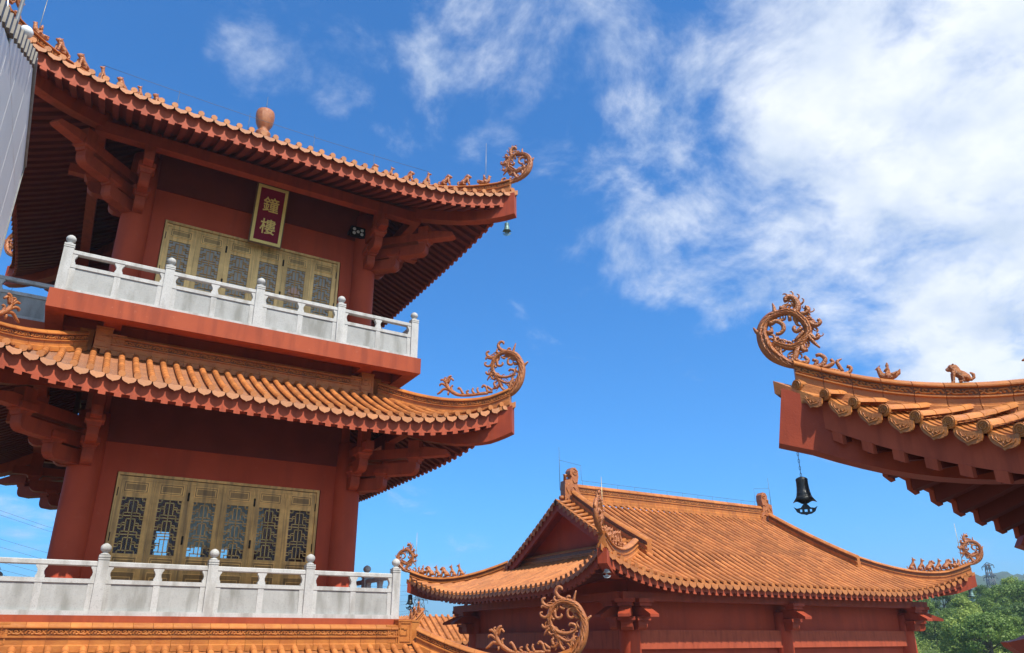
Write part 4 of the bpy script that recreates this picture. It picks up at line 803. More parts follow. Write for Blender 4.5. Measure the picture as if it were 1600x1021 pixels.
# roofs
def roof_part(key, sides, step, rin_soffit, inner=None, hips=(0, 1, 2, 3), hh=0.42, curl='A', cs=1.0, cdz=0.0, ridge_f0=0.0, soff=True, relief=True, beamd=0.76):
    rf = roofs[key]
    o = W(rf.tiles(step=step, tubeseg=0.28, inner=inner), 'roof', M['tile'])
    def S(mb, nm, m): x = mb.build(nm, M[m], o, OFF); return x
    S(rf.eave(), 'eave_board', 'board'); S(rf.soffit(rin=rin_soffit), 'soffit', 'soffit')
    for k in hips:
        S(rf.hip_beam(k, f0=(0.0 if key != 'top' else 0.42), f1=1.0, depth=beamd), 'hip_beam', 'timber')
        ps = rf.hip_path(k, f0=ridge_f0, f1=0.985)
        S(ridge_band(ps, hh, 0.36, relief=relief and k in (0, 3, 1)), 'hip_ridge', 'ridge')
        cp = rf.hip_pt(k, 0.985); an = rf.hip_ang(k)
        place_curl(curl, (cp.x, cp.y, cp.z+hh+cdz), an, cs, o, OFF)
    return o
ro_mid = roof_part('mid', None, 0.095, 2.95, ridge_f0=0.02, cs=1.0)
ro_low = roof_part('low', None, 0.095, 3.95, ridge_f0=0.02, cs=1.0)
ro_top = roof_part('top', None, 0.095, 2.95, hips=(0, 1, 2, 3), curl='B', cs=1.32, ridge_f0=0.03, relief=True)
# top finial and lightning rod
f = MB(); f.lathe([(0.55, 14.15), (0.50, 14.45), (0.30, 14.6), (0.34, 14.7), (0.24, 14.8), (0.20, 14.95), (0.24, 15.02), (0.22, 15.08), (0.15, 15.13), (0.15, 15.2), (0.19, 15.26), (0.26, 15.42), (0.285, 15.6), (0.29, 15.75), (0.27, 15.86), (0.25, 15.88), (0.05, 15.885)], (0.2, 0, 0), 28); f.build('finial', M['curl'], ro_top, OFF)
f = MB(); f.tube([(0.2, 0, 15.8), (0.2, 0, 16.5)], [0.012, 0.005], 6); f.build('lightning_rod', M['wire'], ro_top, OFF)
# horizontal bands above the two skirts, with stepped meander blocks at the corners
def fret_block(mb, x, y, z0, sx, h, axis, dep=0.17):
    """upright ceramic block with a raised square spiral on its outer face; axis: outward direction"""
    o = Vector(axis); e = Vector((-o.y, o.x, 0)); c = Vector((x, y, z0+h/2))
    mb.obox(c, e*(sx/2), o*(dep/2), Vector((0, 0, h/2)), 0.6)
    for d_, w_ in ((h/2-0.012, 0.0),): mb.obox(c+Vector((0, 0, d_)), e*(sx/2+0.015), o*(dep/2+0.015), Vector((0, 0, 0.018)), 0.5)
    q = [(-.38, -.38), (.38, -.38), (.38, .38), (-.38, .38), (-.38, -.12), (.12, -.12), (.12, .12), (-.12, .12)]
    for i in range(len(q)-1):
        a = c+e*(q[i][0]*sx)+Vector((0, 0, q[i][1]*h))+o*(dep/2+0.004); b_ = c+e*(q[i+1][0]*sx)+Vector((0, 0, q[i+1][1]*h))+o*(dep/2+0.004)
        mb.bar(a, b_, 0.024, 0.03, upv=tuple(o))
def bands(r, z, parent, hh=0.45, ins=0.30):
    rr = r+0.02
    for k in range(4):
        e, o = ((Vector((1, 0, 0)), Vector((0, -1, 0))), (Vector((0, 1, 0)), Vector((1, 0, 0))), (Vector((-1, 0, 0)), Vector((0, 1, 0))), (Vector((0, -1, 0)), Vector((-1, 0, 0))))[k]
        p0 = o*rr-e*(rr-0.30)+Vector((0, 0, z)); p1 = o*rr+e*(rr-0.30)+Vector((0, 0, z))
        ridge_band([p0.lerp(p1, i/8) for i in range(9)], hh, 0.34, sides=(1,), relief=(k != 2)).build('ridge_band', M['ridge'], parent, OFF)
    for sx in (-1, 1):
        for sy in (-1, 1):
            m_ = MB()
            for ax in ((0, sy, 0), (sx, 0, 0)):
                if ax[0] == 0:
                    fret_block(m_, sx*(rr-0.02-ins), sy*rr, z+0.06, 0.32, hh+0.04, ax, 0.26); fret_block(m_, sx*(rr-0.31-ins), sy*rr, z+0.05, 0.26, hh-0.07, ax, 0.185)
                else:
                    fret_block(m_, sx*(rr+0.001), sy*(rr-0.02-ins), z+0.055, 0.31, hh+0.044, ax, 0.261); fret_block(m_, sx*(rr+0.001), sy*(rr-0.31-ins), z+0.045, 0.26, hh-0.066, ax, 0.19)
            m_.build('corner_fret', M['ridge'], parent, OFF)
bands(3.30, 5.86, ro_mid, 0.46)
bands(4.23, -0.08, ro_low, 0.46)
# upper balcony slab with coffered underside, and its balustrade
s_ = MB(); Hs = 4.14
s_.box(-Hs, Hs, -Hs, Hs, 6.66, 6.82)
for sgn in (-1, 1):
    s_.box(-Hs, Hs, min(sgn*Hs, sgn*(Hs-0.34)), max(sgn*Hs, sgn*(Hs-0.34)), 6.41, 6.66); s_.box(min(sgn*Hs, sgn*(Hs-0.34)), max(sgn*Hs, sgn*(Hs-0.34)), -Hs+0.34, Hs-0.34, 6.41, 6.66)
for sx in (-1, 1):
    for sy in (-1, 1):
        s_.box(min(sx*2.7, sx*3.05), max(sx*2.7, sx*3.05), min(sy*2.8, sy*(Hs-0.34)), max(sy*2.8, sy*(Hs-0.34)), 6.44, 6.66)
        s_.box(min(sx*3.05, sx*(Hs-0.34)), max(sx*3.05, sx*(Hs-0.34)), min(sy*2.7, sy*3.05), max(sy*2.7, sy*3.05), 6.44, 6.66)
s_.box(-3.05, 3.05, -3.05, 3.05, 5.4, 6.66)
W(s_, 'balcony_slab', M['fascia'])
floor_ = MB(); floor_.box(-4.05, 4.05, -4.05, 4.05, 6.81, 6.824); W(floor_, 'balcony_floor', M['floor'])  # thin pale sheet added over the slab to bounce light up the wall
balustrade(tower, OFF, [-3.97, -1.985, 0, 1.985, 3.97], [-3.97, -1.985, 0, 1.985, 3.97], 6.82)
# lower balcony
s_ = MB(); s_.box(-4.16, 4.12, -4.12, 4.12, 0.34, 0.505); s_.box(-4.0, 4.0, -4.0, 4.0, -0.4, 0.34); W(s_, 'balcony_slab', M['fascia'])
floor_ = MB(); floor_.box(-4.1, 4.0, -4.05, 4.05, 0.50, 0.509); W(floor_, 'balcony_floor', M['floor'])
balustrade(tower, OFF, [-4.22, -2.22, -0.22, 1.79, 3.80], [-3.97, -2.1, 0, 2.1, 3.97], 0.505)
# brackets: one set per corner and storey
for zt, rk in ((3.46, 'mid'), (9.49, 'top')):
    rf = roofs[rk]
    for k, (sx, sy) in enumerate(((1, -1), (1, 1), (-1, 1), (-1, -1))):
        m_ = MB(); x, y = sx*CH, sy*CH
        arm(m_, x, y, sx, sy, zt, 1.0, 0.26, ztop=zt+1.18)
        arm(m_, x, y, 0, sy, zt+0.003, 0.60, 0.22, nose=False, ztop=zt+1.42); arm(m_, x, y, sx, 0, zt+0.003, 0.60, 0.218, nose=False, ztop=zt+1.42)
        # short nose beams of the side arms
        m_.box(min(x, x+sx*1.55), max(x, x+sx*1.55), y-0.10, y+0.10, zt+0.78, zt+0.99); m_.box(x-0.101, x+0.101, min(y, y+sy*1.5), max(y, y+sy*1.5), zt+0.781, zt+0.989)
        W(m_, 'bracket', M['timber'])
    # purlins carried by the bracket arms
    p_ = MB(); r_ = CH+1.06; z_ = zt+1.36
    for sgn in (-1, 1):
        p_.box(-r_-0.1, r_+0.1, sgn*r_-0.12, sgn*r_+0.12, z_, z_+0.30); p_.box(sgn*r_-0.121, sgn*r_+0.121, -r_+0.12, r_-0.12, z_+0.003, z_+0.297)
    W(p_, 'purlin', M['timber'])
# figures on the top hips
rt_ = roofs['top']; seq = ['rider', 'lion', 'lion', 'hound', 'lion', 'hound', 'lion']
for k in (0, 3, 1, 2):
    for i in range(7):
        f_ = 0.895-0.068*i
        p = rt_.hip_pt(k, f_); place_fig(seq[i], (p.x, p.y, p.z+0.415), rt_.hip_ang(k), 1.0 if i else 1.05, ro_top, OFF)
w_ = MB()
for ka, fa, kb, fb in ((3, 0.70, 0, 0.70),):
    a = rt_.hip_pt(ka, fa)+Vector((0, 0, 0.86)); b = rt_.hip_pt(kb, fb)+Vector((0, 0, 0.86)); w_.tube([a.lerp(b, i/10)+Vector((0, 0, -0.10*math.sin(math.pi*i/10))) for i in range(11)], 0.006, 4)
    for i in range(0, 11, 2): q = a.lerp(b, i/10); w_.tube([q, q-Vector((0, 0, 0.7))], 0.005, 4)
w_.build('lightning_wire', M['wire'], ro_top, OFF)
for k in (0, 3, 1):
    w_ = MB(); q = rt_.hip_pt(k, 0.90)+Vector((0, 0, 0.3)); w_.tube([q, q+Vector((0, 0, 1.5))], [0.007, 0.004], 5); w_.build('lightning_rod', M['rod'], ro_top, OFF)
# ---- things on the tower
pl = thing('name_plaque', 'upright maroon plaque with gold border and two gold characters hung over the upper doors', 'sign', (3.22, 17.62, 9.50))
def plaque():
    tilt = math.atan2(0.28, 1.6); e = Vector((1, 0, 0)); u = Vector((0, -math.sin(tilt), math.cos(tilt))); n = Vector((0, -math.cos(tilt), -math.sin(tilt)))
    m_ = MB(); w_, h_ = 0.82, 1.62
    m_.obox(u*h_/2-n*0.03, e*w_/2, u*h_/2, n*0.03); m_.build('plaque_frame', M['pframe'], pl)
    m_ = MB(); a, b = w_/2-0.03, h_-0.03
    m_.obox(u*(0.03+0.036)+n*0.008, e*a, u*0.036, n*0.012); m_.obox(u*(h_-0.066)+n*0.008, e*a, u*0.036, n*0.012)
    for sg in (-1, 1): m_.obox(e*sg*(a-0.036)+u*h_/2+n*0.008, e*0.036, u*(h_/2-0.102), n*0.012)
    m_.build('gold_border', M['gold'], pl)
    m_ = MB(); m_.obox(u*h_/2+n*0.002, e*(w_/2-0.102), u*(h_/2-0.102), n*0.004); m_.build('plaque_field', M['plaque'], pl)
    for ch, zc in (('\u9418', 1.10), ('\u6a13', 0.50)):
        cu = bpy.data.curves.new('c', 'FONT'); cu.body = ch; cu.size = 0.43; cu.extrude = 0.006; cu.offset = 0.004; cu.align_x = 'CENTER'; cu.align_y = 'CENTER'; cu.resolution_u = 3
        to = bpy.data.objects.new('c', cu); col.objects.link(to); dg = bpy.context.evaluated_depsgraph_get(); me = bpy.data.meshes.new_from_object(to.evaluated_get(dg)); bpy.data.objects.remove(to)
        me.name = 'character'; xs = [v.co.x for v in me.vertices]; ys = [v.co.y for v in me.vertices]; mx_, my_ = (min(xs)+max(xs))/2, (min(ys)+max(ys))/2
        for v in me.vertices: v.co = e*(v.co.x-mx_)*0.95+u*((v.co.y-my_)+zc-0.1+0.1)+n*(0.012+v.co.z)
        me.materials.clear(); me.materials.append(M['gold']); o = bpy.data.objects.new('character', me); col.objects.link(o); o.parent = pl
plaque()
fl = thing('floodlight', 'black square floodlight with five round white lamps under the top eave, right of the plaque', 'lamp', (5.62, 17.60, 10.42))
m_ = MB(); m_.box(-0.20, 0.20, -0.05, 0.05, 0, 0.30); m_.build('lamp_housing', M['dark'], fl)
m_ = MB(); m_.box(-0.22, -0.20, -0.03, 0.16, 0.10, 0.20); m_.box(0.20, 0.22, -0.03, 0.16, 0.10, 0.20); m_.box(-0.22, 0.22, 0.16, 0.20, 0.10, 0.20); m_.build('lamp_bracket', M['dark'], fl)
for x, z in ((-0.11, 0.21), (0.11, 0.21), (0, 0.15), (-0.11, 0.09), (0.11, 0.09)):
    m_ = MB(); m_.tube([(x, -0.049, z), (x, -0.062, z)], [0.048, 0.044], 14); m_.build('lens', M['white'], fl)
wind_bell((8.86, 14.98, 10.56), 0.06, 'small green bell hanging under the right corner of the top roof', 'verdigris', 0.85)
wind_bell((TX-5.73, TY+5.73, 10.62), 0.25, 'small bell hanging by the rear left corner of the top roof, at the left edge', 'iron', 0.85)
# ============================================================ HALL
HX, HY = 21.64, 23.0
HROT = 0.0
hall = thing('temple_hall', 'long low red hall with a large orange gable-and-hip roof, right of centre', 'building', (HX, HY, G0))
def hallz(t): return 1.62+1.10*(0.88*t+0.12*t*t) if t > 0 else 1.62+0.6*t
hr = Roof(8.33, 5.90, 5.60, 3.95, hallz, 0.60, 0.98, 5.2, 2.7, pitch=0.305)
def HW(mb, nm, m, p=None): return mb.build(nm, M[m], p or hall, OFF)
wh, wd = 6.68, 4.72       # wall half sizes
b = MB()
b.box(-wh, wh, -wd, -wd+0.25, G0, 2.0); b.box(-wh, wh, wd-0.25, wd, G0, 2.0); b.box(-wh, -wh+0.25, -wd+0.25, wd-0.25, G0, 2.0); b.box(wh-0.25, wh, -wd+0.25, wd-0.25, G0, 2.0); HW(b, 'wall', 'wall')
b = MB()    # deep tie beam running proud of the wall
for sg in (-1, 1):
    b.box(-wh-0.02, wh+0.02, sg*(wd+0.06)-0.12, sg*(wd+0.06)+0.12, -0.20, 0.33); b.box(sg*(wh+0.06)-0.12, sg*(wh+0.06)+0.12, -wd-0.02, wd+0.02, -0.197, 0.327)
HW(b, 'tie_beam', 'board')
cols = [(-wh, -wd), (-0.15, -wd-0.02), (wh, -wd), (-wh, wd), (wh, wd), (-0.15, wd+0.02)]
for x, y in cols: c = MB(); c.lathe([(0.33, G0), (0.31, 0.4), (0.30, 0.9)], (x, y, 0), 24); HW(c, 'column', 'wall')
hroof = HW(hr.tiles(step=0.14, tr=0.07, tubeseg=0.5, xn=3, drip=0.15, lip=0.011), 'roof', 'tile')
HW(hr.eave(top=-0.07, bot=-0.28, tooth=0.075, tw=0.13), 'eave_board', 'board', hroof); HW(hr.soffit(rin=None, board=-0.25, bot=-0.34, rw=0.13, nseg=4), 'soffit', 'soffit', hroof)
# soffit inner part down to the wall plate
b = MB()
for sg in (-1, 1):
    b.box(-wh-0.7, wh+0.7, sg*(wd+0.55)-0.11, sg*(wd+0.55)+0.11, 1.12, 1.36); b.box(sg*(wh+0.7)-0.11, sg*(wh+0.7)+0.11, -wd-0.5, wd+0.5, 1.123, 1.357)
b.box(-wh-0.6, wh+0.6, -wd-0.45, wd+0.45, 1.75, 1.85)
HW(b, 'purlin', 'timber')
# upper gabled roof over x +-5.6, y +-3.95 up to the ridge
zi = hallz(1.0)
def upz(y): q = (3.95-abs(y)); return zi+0.49*q+0.018*q*q
def upper_roof():
    mb = MB(); pt = hr.pitch; L_ = 5.62
    for sg in (-1, 1):
        n = int(L_/pt)
        cs = [(i+0.5)*pt for i in range(-n-1, n+1) if abs((i+0.5)*pt) < L_-0.05]
        for c in cs:
            N_ = 8; vs = []
            for j in range(N_+1):
                y = 3.99-(3.99-0.12)*j/N_; sl = 0.50+0.04*(3.95-y)
                for i in range(7):
                    an = math.pi*i/6; vs.append((c+math.cos(an)*0.07, sg*y, upz(y)+0.045+math.sin(an)*0.075))
            for j in range(N_): mb.add(vs[j*7:(j+2)*7], [(i, i+1, 8+i, 7+i) for i in range(6)], random.random(), True)
        ed = [cs[0]-pt]+cs
        for c in ed:
            st = 0.14; m = int(3.87/st); rows = []
            for j in range(m+1):
                y = 3.99-j*st
                if j: rows.append((y+0.004, 0))
                rows.append((y, 0.014))
            vs = []
            for y, lz in rows:
                for i in range(4): u = (i/3-0.5)*2; vs.append((min(L_, max(-L_, c+pt*i/3)), sg*y, upz(y)+lz-0.04*(1-u*u)+0.012))
            bs = len(mb.v); mb.v.extend(vs); tn = 0.5
            for j in range(len(rows)-1):
                if j % 2 == 0: tn = random.random()
                for i in range(3): mb.f.append((bs+j*4+i, bs+j*4+i+1, bs+(j+1)*4+i+1, bs+(j+1)*4+i)); mb.t.append(tn); mb.sm.append(False)
    # under-boarding gives the roof its thickness
    for sg in (-1, 1):
        P_ = [(-L_, sg*y, upz(y)-0.10) for y in np.linspace(3.99, 0, 10)]+[(L_, sg*y, upz(y)-0.10) for y in np.linspace(3.99, 0, 10)]
        mb.add(P_, [(i, i+1, i+11, i+10) for i in range(9)], 0.3)
    return mb
hup = HW(upper_roof(), 'roof', 'tile')
# verge: short tiles laid across the gable edge, drip tongues hanging over the barge board
for sx in (-1, 1):
    v = MB(); bb = MB(); gw = MB()
    for sy in (-1, 1):
        n = 15
        for i in range(n):
            y = 3.75-(3.75-0.18)*i/(n-1); z = upz(y)+0.05; sl = -(0.50+0.04*(3.95-y)); tn = random.random()
            t_ = Vector((0, sy, sl)).normalized(); up_ = Vector((0, -sy*sl, 1)).normalized()
            p0 = Vector((sx*(5.40), sy*y, z+0.02)); p1 = Vector((sx*5.98, sy*y, z-0.10))
            v.tube([p0, p1], 0.065, 8, tone=tn)
            q = Vector((sx*5.965, sy*(y-0.125), z-0.10+0.07)); hw = 0.115
            pr = [(-1, .2), (-.95, -.3), (-.6, -.75), (-.25, -1.0), (0, -1.25), (.25, -1.0), (.6, -.75), (.95, -.3), (1, .2)]
            v.prism([(a_*hw, b_*0.14) for a_, b_ in pr], q, t_, up_, (1, 0, 0), 0.02, tn)
            v.obox(Vector((sx*5.72, sy*(y-0.125), z-0.02)), (0.26, 0, -0.055*sx*sx), t_*0.09, up_*0.012, tn)
        ys = np.linspace(4.12, 0.0, 14)
        vs = []
        for y in ys:
            zt_ = upz(min(y, 4.2)); vs += [(sx*5.90, sy*y, zt_-0.08), (sx*5.90, sy*y, zt_-0.42), (sx*5.80, sy*y, zt_-0.42), (sx*5.80, sy*y, zt_-0.08)]
        bb.add(vs, [(i*4+j, i*4+(j+1) % 4, i*4+4+(j+1) % 4, i*4+4+j) for i in range(13) for j in range(4)]+[(0, 1, 2, 3), (52, 53, 54, 55)])
        # soffit strip between gable wall and barge board
        vs = []
        for y in ys: vs += [(sx*5.80, sy*y, upz(min(y, 4.2))-0.16), (sx*5.25, sy*y, upz(min(y, 4.2))-0.16)]
        bb.add(vs, [(i*2, i*2+1, i*2+3, i*2+2) for i in range(13)])
    HW(v, 'verge_tiles', 'tile', hup); HW(bb, 'barge_board', 'timber', hup)
    ys = np.linspace(-3.95, 3.95, 21); vs = [(sx*5.30, y, 2.55) for y in ys]+[(sx*5.30, y, upz(y)-0.12) for y in ys]
    gw.add(vs, [(i, i+1, i+22, i+21) for i in range(20)]); HW(gw, 'gable_wall', 'wall')
    # tiled strip from skirt top to gable wall, and its little ridge
    st = MB(); st.add([(sx*5.60, -3.95, zi), (sx*5.60, 3.95, zi), (sx*5.30, 3.95, zi+0.14), (sx*5.30, -3.95, zi+0.14)], [(0, 1, 2, 3)]); HW(st, 'flashing', 'tile', hup)
    HW(ridge_band([(sx*5.50, y, zi-0.02) for y in np.linspace(-3.6, 3.6, 12)], 0.42, 0.4, relief=False), 'gable_foot_ridge', 'ridge', hup)
    # descending ridges
    for sy in (-1, 1):
        pth = [(sx*5.28, sy*y, upz(y)+0.06) for y in np.linspace(0.25, 4.25, 16)]
        HW(ridge_band(pth, 0.46, 0.4, relief=False), 'descending_ridge', 'ridge', hup)
    # owl-tail ornament on each end of the main ridge
    ch = MB(); o_ = Vector((sx*5.35, 0, 5.06)); e_ = Vector((-sx, 0, 0))
    body = [(-0.28, -0.30), (0.55, -0.30), (0.50, 0.10), (0.36, 0.28), (0.30, 0.50), (0.36, 0.80), (0.34, 1.02), (0.22, 1.14), (0.06, 1.12), (-0.03, 1.00), (-0.02, 0.86), (0.06, 0.78), (-0.02, 0.66), (-0.16, 0.64), (-0.26, 0.60), (-0.28, 0.30)]
    ch.prism(body, o_, e_, (0, 0, 1), (0, 1, 0), 0.30)
    for sg in (-1, 1):
        sp = [(0.18+(0.03+0.11*t_/9)*math.cos(t_*0.9), sg*0.155, 0.95+(0.03+0.11*t_/9)*math.sin(t_*0.9)) for t_ in range(10)]
        def TT(P_): return [o_+e_*p[0]+Vector((0, p[1], p[2])) for p in P_]
        ch.tube(TT(sp), 0.022, 5)
        for s_c in ([(0.45, 0, 0.0), (0.3, 0, 0.15), (0.1, 0, 0.1), (0.0, 0, 0.25), (0.1, 0, 0.4), (0.2, 0, 0.3)], [(-0.2, 0, -0.1), (-0.1, 0, 0.1), (-0.2, 0, 0.3), (-0.1, 0, 0.5)], [(0.4, 0, -0.2), (0.2, 0, -0.15), (0, 0, -0.2), (-0.2, 0, -0.15)], [(0.3, 0, 0.6), (0.15, 0, 0.55), (0.1, 0, 0.65)]):
            ch.tube(TT([(a_, sg*0.155, c_) for a_, b_, c_ in smooth_path(s_c, 3)]), 0.026, 5)
    ch.tube([o_+e_*-0.16+Vector((0, 0, 0.6)), o_+e_*-0.16+Vector((0, 0, 0.82)), o_+e_*-0.16+Vector((0, 0, 0.86))], [0.07, 0.06, 0.085], 10)
    ch.tube([o_+e_*-0.25+Vector((0, 0, -0.02)), o_+e_*-0.42+Vector((0, 0, -0.04))], [0.09, 0.075], 10)
    HW(ch, 'ridge_end_ornament', 'curl', hup)
    r_ = MB(); r_.tube([(sx*5.75, 0.0, 5.3), (sx*5.75, 0, 6.95)], [0.014, 0.006], 6); HW(r_, 'lightning_rod', 'wire', hup)
HW(ridge_band([(x, 0, 4.98) for x in np.linspace(-5.0, 5.0, 20)], 0.62, 0.42, relief=True, rr=0.014), 'main_ridge', 'ridge', hup)
w_ = MB()
pth = [(-5.75, 0, 6.45), (-4.75, 0, 6.35), (-4.75, 0, 5.78)]+[(x, 0, 5.76) for x in np.linspace(-4.7, 4.7, 12)]+[(4.75, 0, 5.78), (4.75, 0, 6.35), (5.75, 0, 6.45)]
for i in range(len(pth)-1): w_.tube([pth[i], pth[i+1]], 0.006, 4)
for x in np.linspace(-4.7, 4.7, 12): w_.tube([(x, 0, 5.58), (x, 0, 5.77)], 0.006, 4)
HW(w_, 'lightning_wire', 'wire', hup)
for k in range(4):
    HW(hr.hip_beam(k, f0=0.2, f1=1.0, depth=0.50, w=0.26), 'hip_beam', 'timber', hroof)
    HW(ridge_band(hr.hip_path(k, 0.02, 0.985), 0.42, 0.42, relief=False), 'hip_ridge', 'ridge', hroof)
    cp = hr.hip_pt(k, 0.985); place_curl('B', (cp.x, cp.y, cp.z+0.42), hr.hip_ang(k), 1.30, hroof, OFF)
    for i in range(6):
        p = hr.hip_pt(k, 0.86-0.075*i); place_fig(['rider', 'lion', 'hound', 'lion', 'hound', 'hound'][i], (p.x, p.y, p.z+0.41), hr.hip_ang(k), 1.15, hroof, OFF)
    cq = hr.hip_pt(k, 0.99); rr_ = MB(); q = hr.hip_pt(k, 0.93); rr_.tube([(q.x, q.y, q.z+0.35), (q.x, q.y, q.z+2.0)], [0.014, 0.007], 5); HW(rr_, 'lightning_rod', 'rod', hroof)
def hall_bracket(x, y, dirs):
    m_ = MB(); zb = 0.32
    for dx, dy, ks in dirs:
        d = Vector((dx, dy, 0)).normalized(); n = Vector((d.y, -d.x, 0)); o = Vector((x, y, zb)); u = Vector((0, 0, 1))
        m_.prism(rounded(0, 0.62*ks, 0, 0.24, 0.12), o, d, u, n, 0.34)
        m_.obox(o+d*0.50*ks+u*0.31, d*0.19, n*0.25, u*0.05); m_.obox(o+d*0.50*ks+u*0.255, d*0.15, n*0.20, u*0.02)
        m_.prism([(0, 0.38), (0.80*ks, 0.38), (1.15*ks, 0.34), (1.15*ks, 0.42), (0.75*ks, 0.64), (0, 0.66)], o, d, u, n, 0.325)
        m_.obox(o+d*0.62*ks+u*0.70, d*0.17, n*0.22, u*0.05); m_.obox(o+d*0.62*ks+u*0.80, d*0.23, n*0.28, u*0.055)
    HW(m_, 'bracket', 'timber')
for sx in (-1, 1):
    for sy in (-1, 1): hall_bracket(sx*(wh-0.05), sy*(wd-0.05), [(sx, 0, 1), (0, sy, 1), (sx, sy, 1.25)])
hall_bracket(-0.15, -wd, [(0, -1, 1)]); hall_bracket(-0.15, wd, [(0, 1, 1)])
def hall_corner(k, f): p = hr.hip_pt(k, f, -0.66); return (HX+p.x, HY+p.y, p.z)
wind_bell((13.02, 16.73, 2.16), 0.16, 'pale bell hanging under the near left corner of the hall roof', 'palebell', 0.85)
wind_bell((12.80, 29.43, 2.2), 0.36, 'dark bell hanging under the far left corner of the hall roof', 'iron', 1.3)
wind_bell((30.38, 16.63, 2.05), 0.22, 'small grey bell hanging under the right corner of the hall roof', 'verdigris', 1.0)

# ============================================================ NEAR PAVILION (right)
PHI = -0.07
A1 = Vector((math.sin(PHI), -math.cos(PHI), 0)); A2 = Vector((math.cos(PHI), math.sin(PHI), 0)); dn = -(A1+A2)/math.sqrt(2)
Tn = Vector((6.76, 4.87, 0))+dn*0.36
NA, NB = 5.6, 5.6; nA = 0.66
cc = Tn+(A1+A2)*(NA+nA)
nearp = thing('pavilion', 'red pavilion whose upturned orange roof corner reaches in from the right edge', 'building', (cc.x, cc.y, G0), PHI)
def nearz(t): q = t*3.2; return 1.25+0.38*q+0.06*q*q if t > 0 else 1.25+0.34*q
nr = Roof(NA, NB, NA-3.2, NB-3.2, nearz, nA, 1.62, 4.9, 2.45, pitch=0.27, fp=0.72)
def NW(mb, nm, m, p=None): return mb.build(nm, M[m], p or nearp, OFF)
nro = NW(nr.tiles(step=0.10, tr=0.060, near=True, tubeseg=0.22, xn=6, drip=0.125, lip=0.018), 'roof', 'tilenear')
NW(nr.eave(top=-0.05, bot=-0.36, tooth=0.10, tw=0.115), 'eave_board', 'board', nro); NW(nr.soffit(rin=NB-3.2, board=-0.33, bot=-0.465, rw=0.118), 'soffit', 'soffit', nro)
for k in range(4):
    NW(nr.hip_beam(k, f0=0.0, f1=1.0, depth=0.70, w=0.24, n=24, lean=0.10), 'hip_beam', 'timber', nro)
    NW(ridge_band(nr.hip_path(k, 0.0, 0.97, 30), 0.315, 0.29, relief=True, w=0.8, rr=0.0125), 'hip_ridge', 'ridge', nro)
    cp = nr.hip_pt(k, 0.975); cp = nr.hip_pt(k, 0.945); place_curl('B', (cp.x, cp.y, cp.z+0.355), nr.hip_ang(k), 1.0, nro, OFF, name='curl_ornament')
    L_ = nr.hip_len(k)
    for i in range(5):
        f_ = 1-(1.08+0.66*i)/L_
        p = nr.hip_pt(k, f_); place_fig(['rider', 'lion', 'hound', 'lion', 'hound'][i], (p.x, p.y, p.z+0.31), nr.hip_ang(k), 0.60, nro, OFF)
# upper part of the roof and the body (mostly outside the frame)
b = MB(); hi = NA-3.2; zi2 = nearz(1.0)
b.add([(-hi, -hi, zi2), (hi, -hi, zi2), (hi, hi, zi2), (-hi, hi, zi2), (0, 0, zi2+2.2)], [(0, 1, 4), (1, 2, 4), (2, 3, 4), (3, 0, 4)]); NW(b, 'roof', 'tile')
for k in range(4): 
    sx, sy = ((1, -1), (1, 1), (-1, 1), (-1, -1))[k]; NW(ridge_band([Vector((sx*hi, sy*hi, zi2)).lerp(Vector((0, 0, zi2+2.15)), i/8) for i in range(9)], 0.33, 0.33, relief=False, w=0.8), 'hip_ridge', 'ridge', nro)
b = MB(); b.box(-3.0, 3.0, -3.0, 3.0, G0, 2.1); NW(b, 'wall', 'wall')
for sx in (-1, 1):
    for sy in (-1, 1):
        c = MB(); c.lathe([(0.32, G0), (0.30, 0.3), (0.29, 1.0)], (sx*3.05, sy*3.05, 0), 24); NW(c, 'column', 'wall')
        m_ = MB(); arm(m_, sx*3.05, sy*3.05, sx, sy, 0.1, 1.0, 0.24, kz=0.9); arm(m_, sx*3.05, sy*3.05, sx, 0, 0.103, 0.6, 0.22, nose=False, kz=0.9); arm(m_, sx*3.05, sy*3.05, 0, sy, 0.103, 0.6, 0.218, nose=False, kz=0.9); NW(m_, 'bracket', 'timber')
p_ = MB()
for sg in (-1, 1): p_.box(-4.2, 4.2, sg*4.1-0.11, sg*4.1+0.11, 1.15, 1.4); p_.box(sg*4.1-0.111, sg*4.1+0.111, -3.9, 3.9, 1.153, 1.397)
NW(p_, 'purlin', 'timber')
wind_bell((6.575, 5.085, 1.86), 0.26, 'dark bronze bell with pierced vane hanging under the pavilion roof corner', 'iron', 0.86, rz=-51)
# ============================================================ SMALL THINGS ROUND THE COURT
# lower cantilever beam of the pavilion, its tip shows in the bottom right corner
m_ = MB(); d_ = Vector((-1, 1, 0)).normalized(); o_ = Vector((-3.05, 3.05, 0)); L2 = 2.93
m_.prism([(0, -0.9), (1.2, -0.85), (2.0, -0.6), (2.6, -0.32), (L2, -0.06), (L2+0.02, -0.02), (L2-0.10, 0.005), (L2-0.20, 0.05), (L2-0.29, 0.13), (L2-0.36, 0.24), (L2-0.42, 0.38), (L2-0.47, 0.60), (L2-0.5, 0.95), (0, 0.95)], o_, d_, (0, 0, 1), Vector((d_.y, -d_.x, 0)), 0.26)
NW(m_, 'cantilever_beam', 'timber')
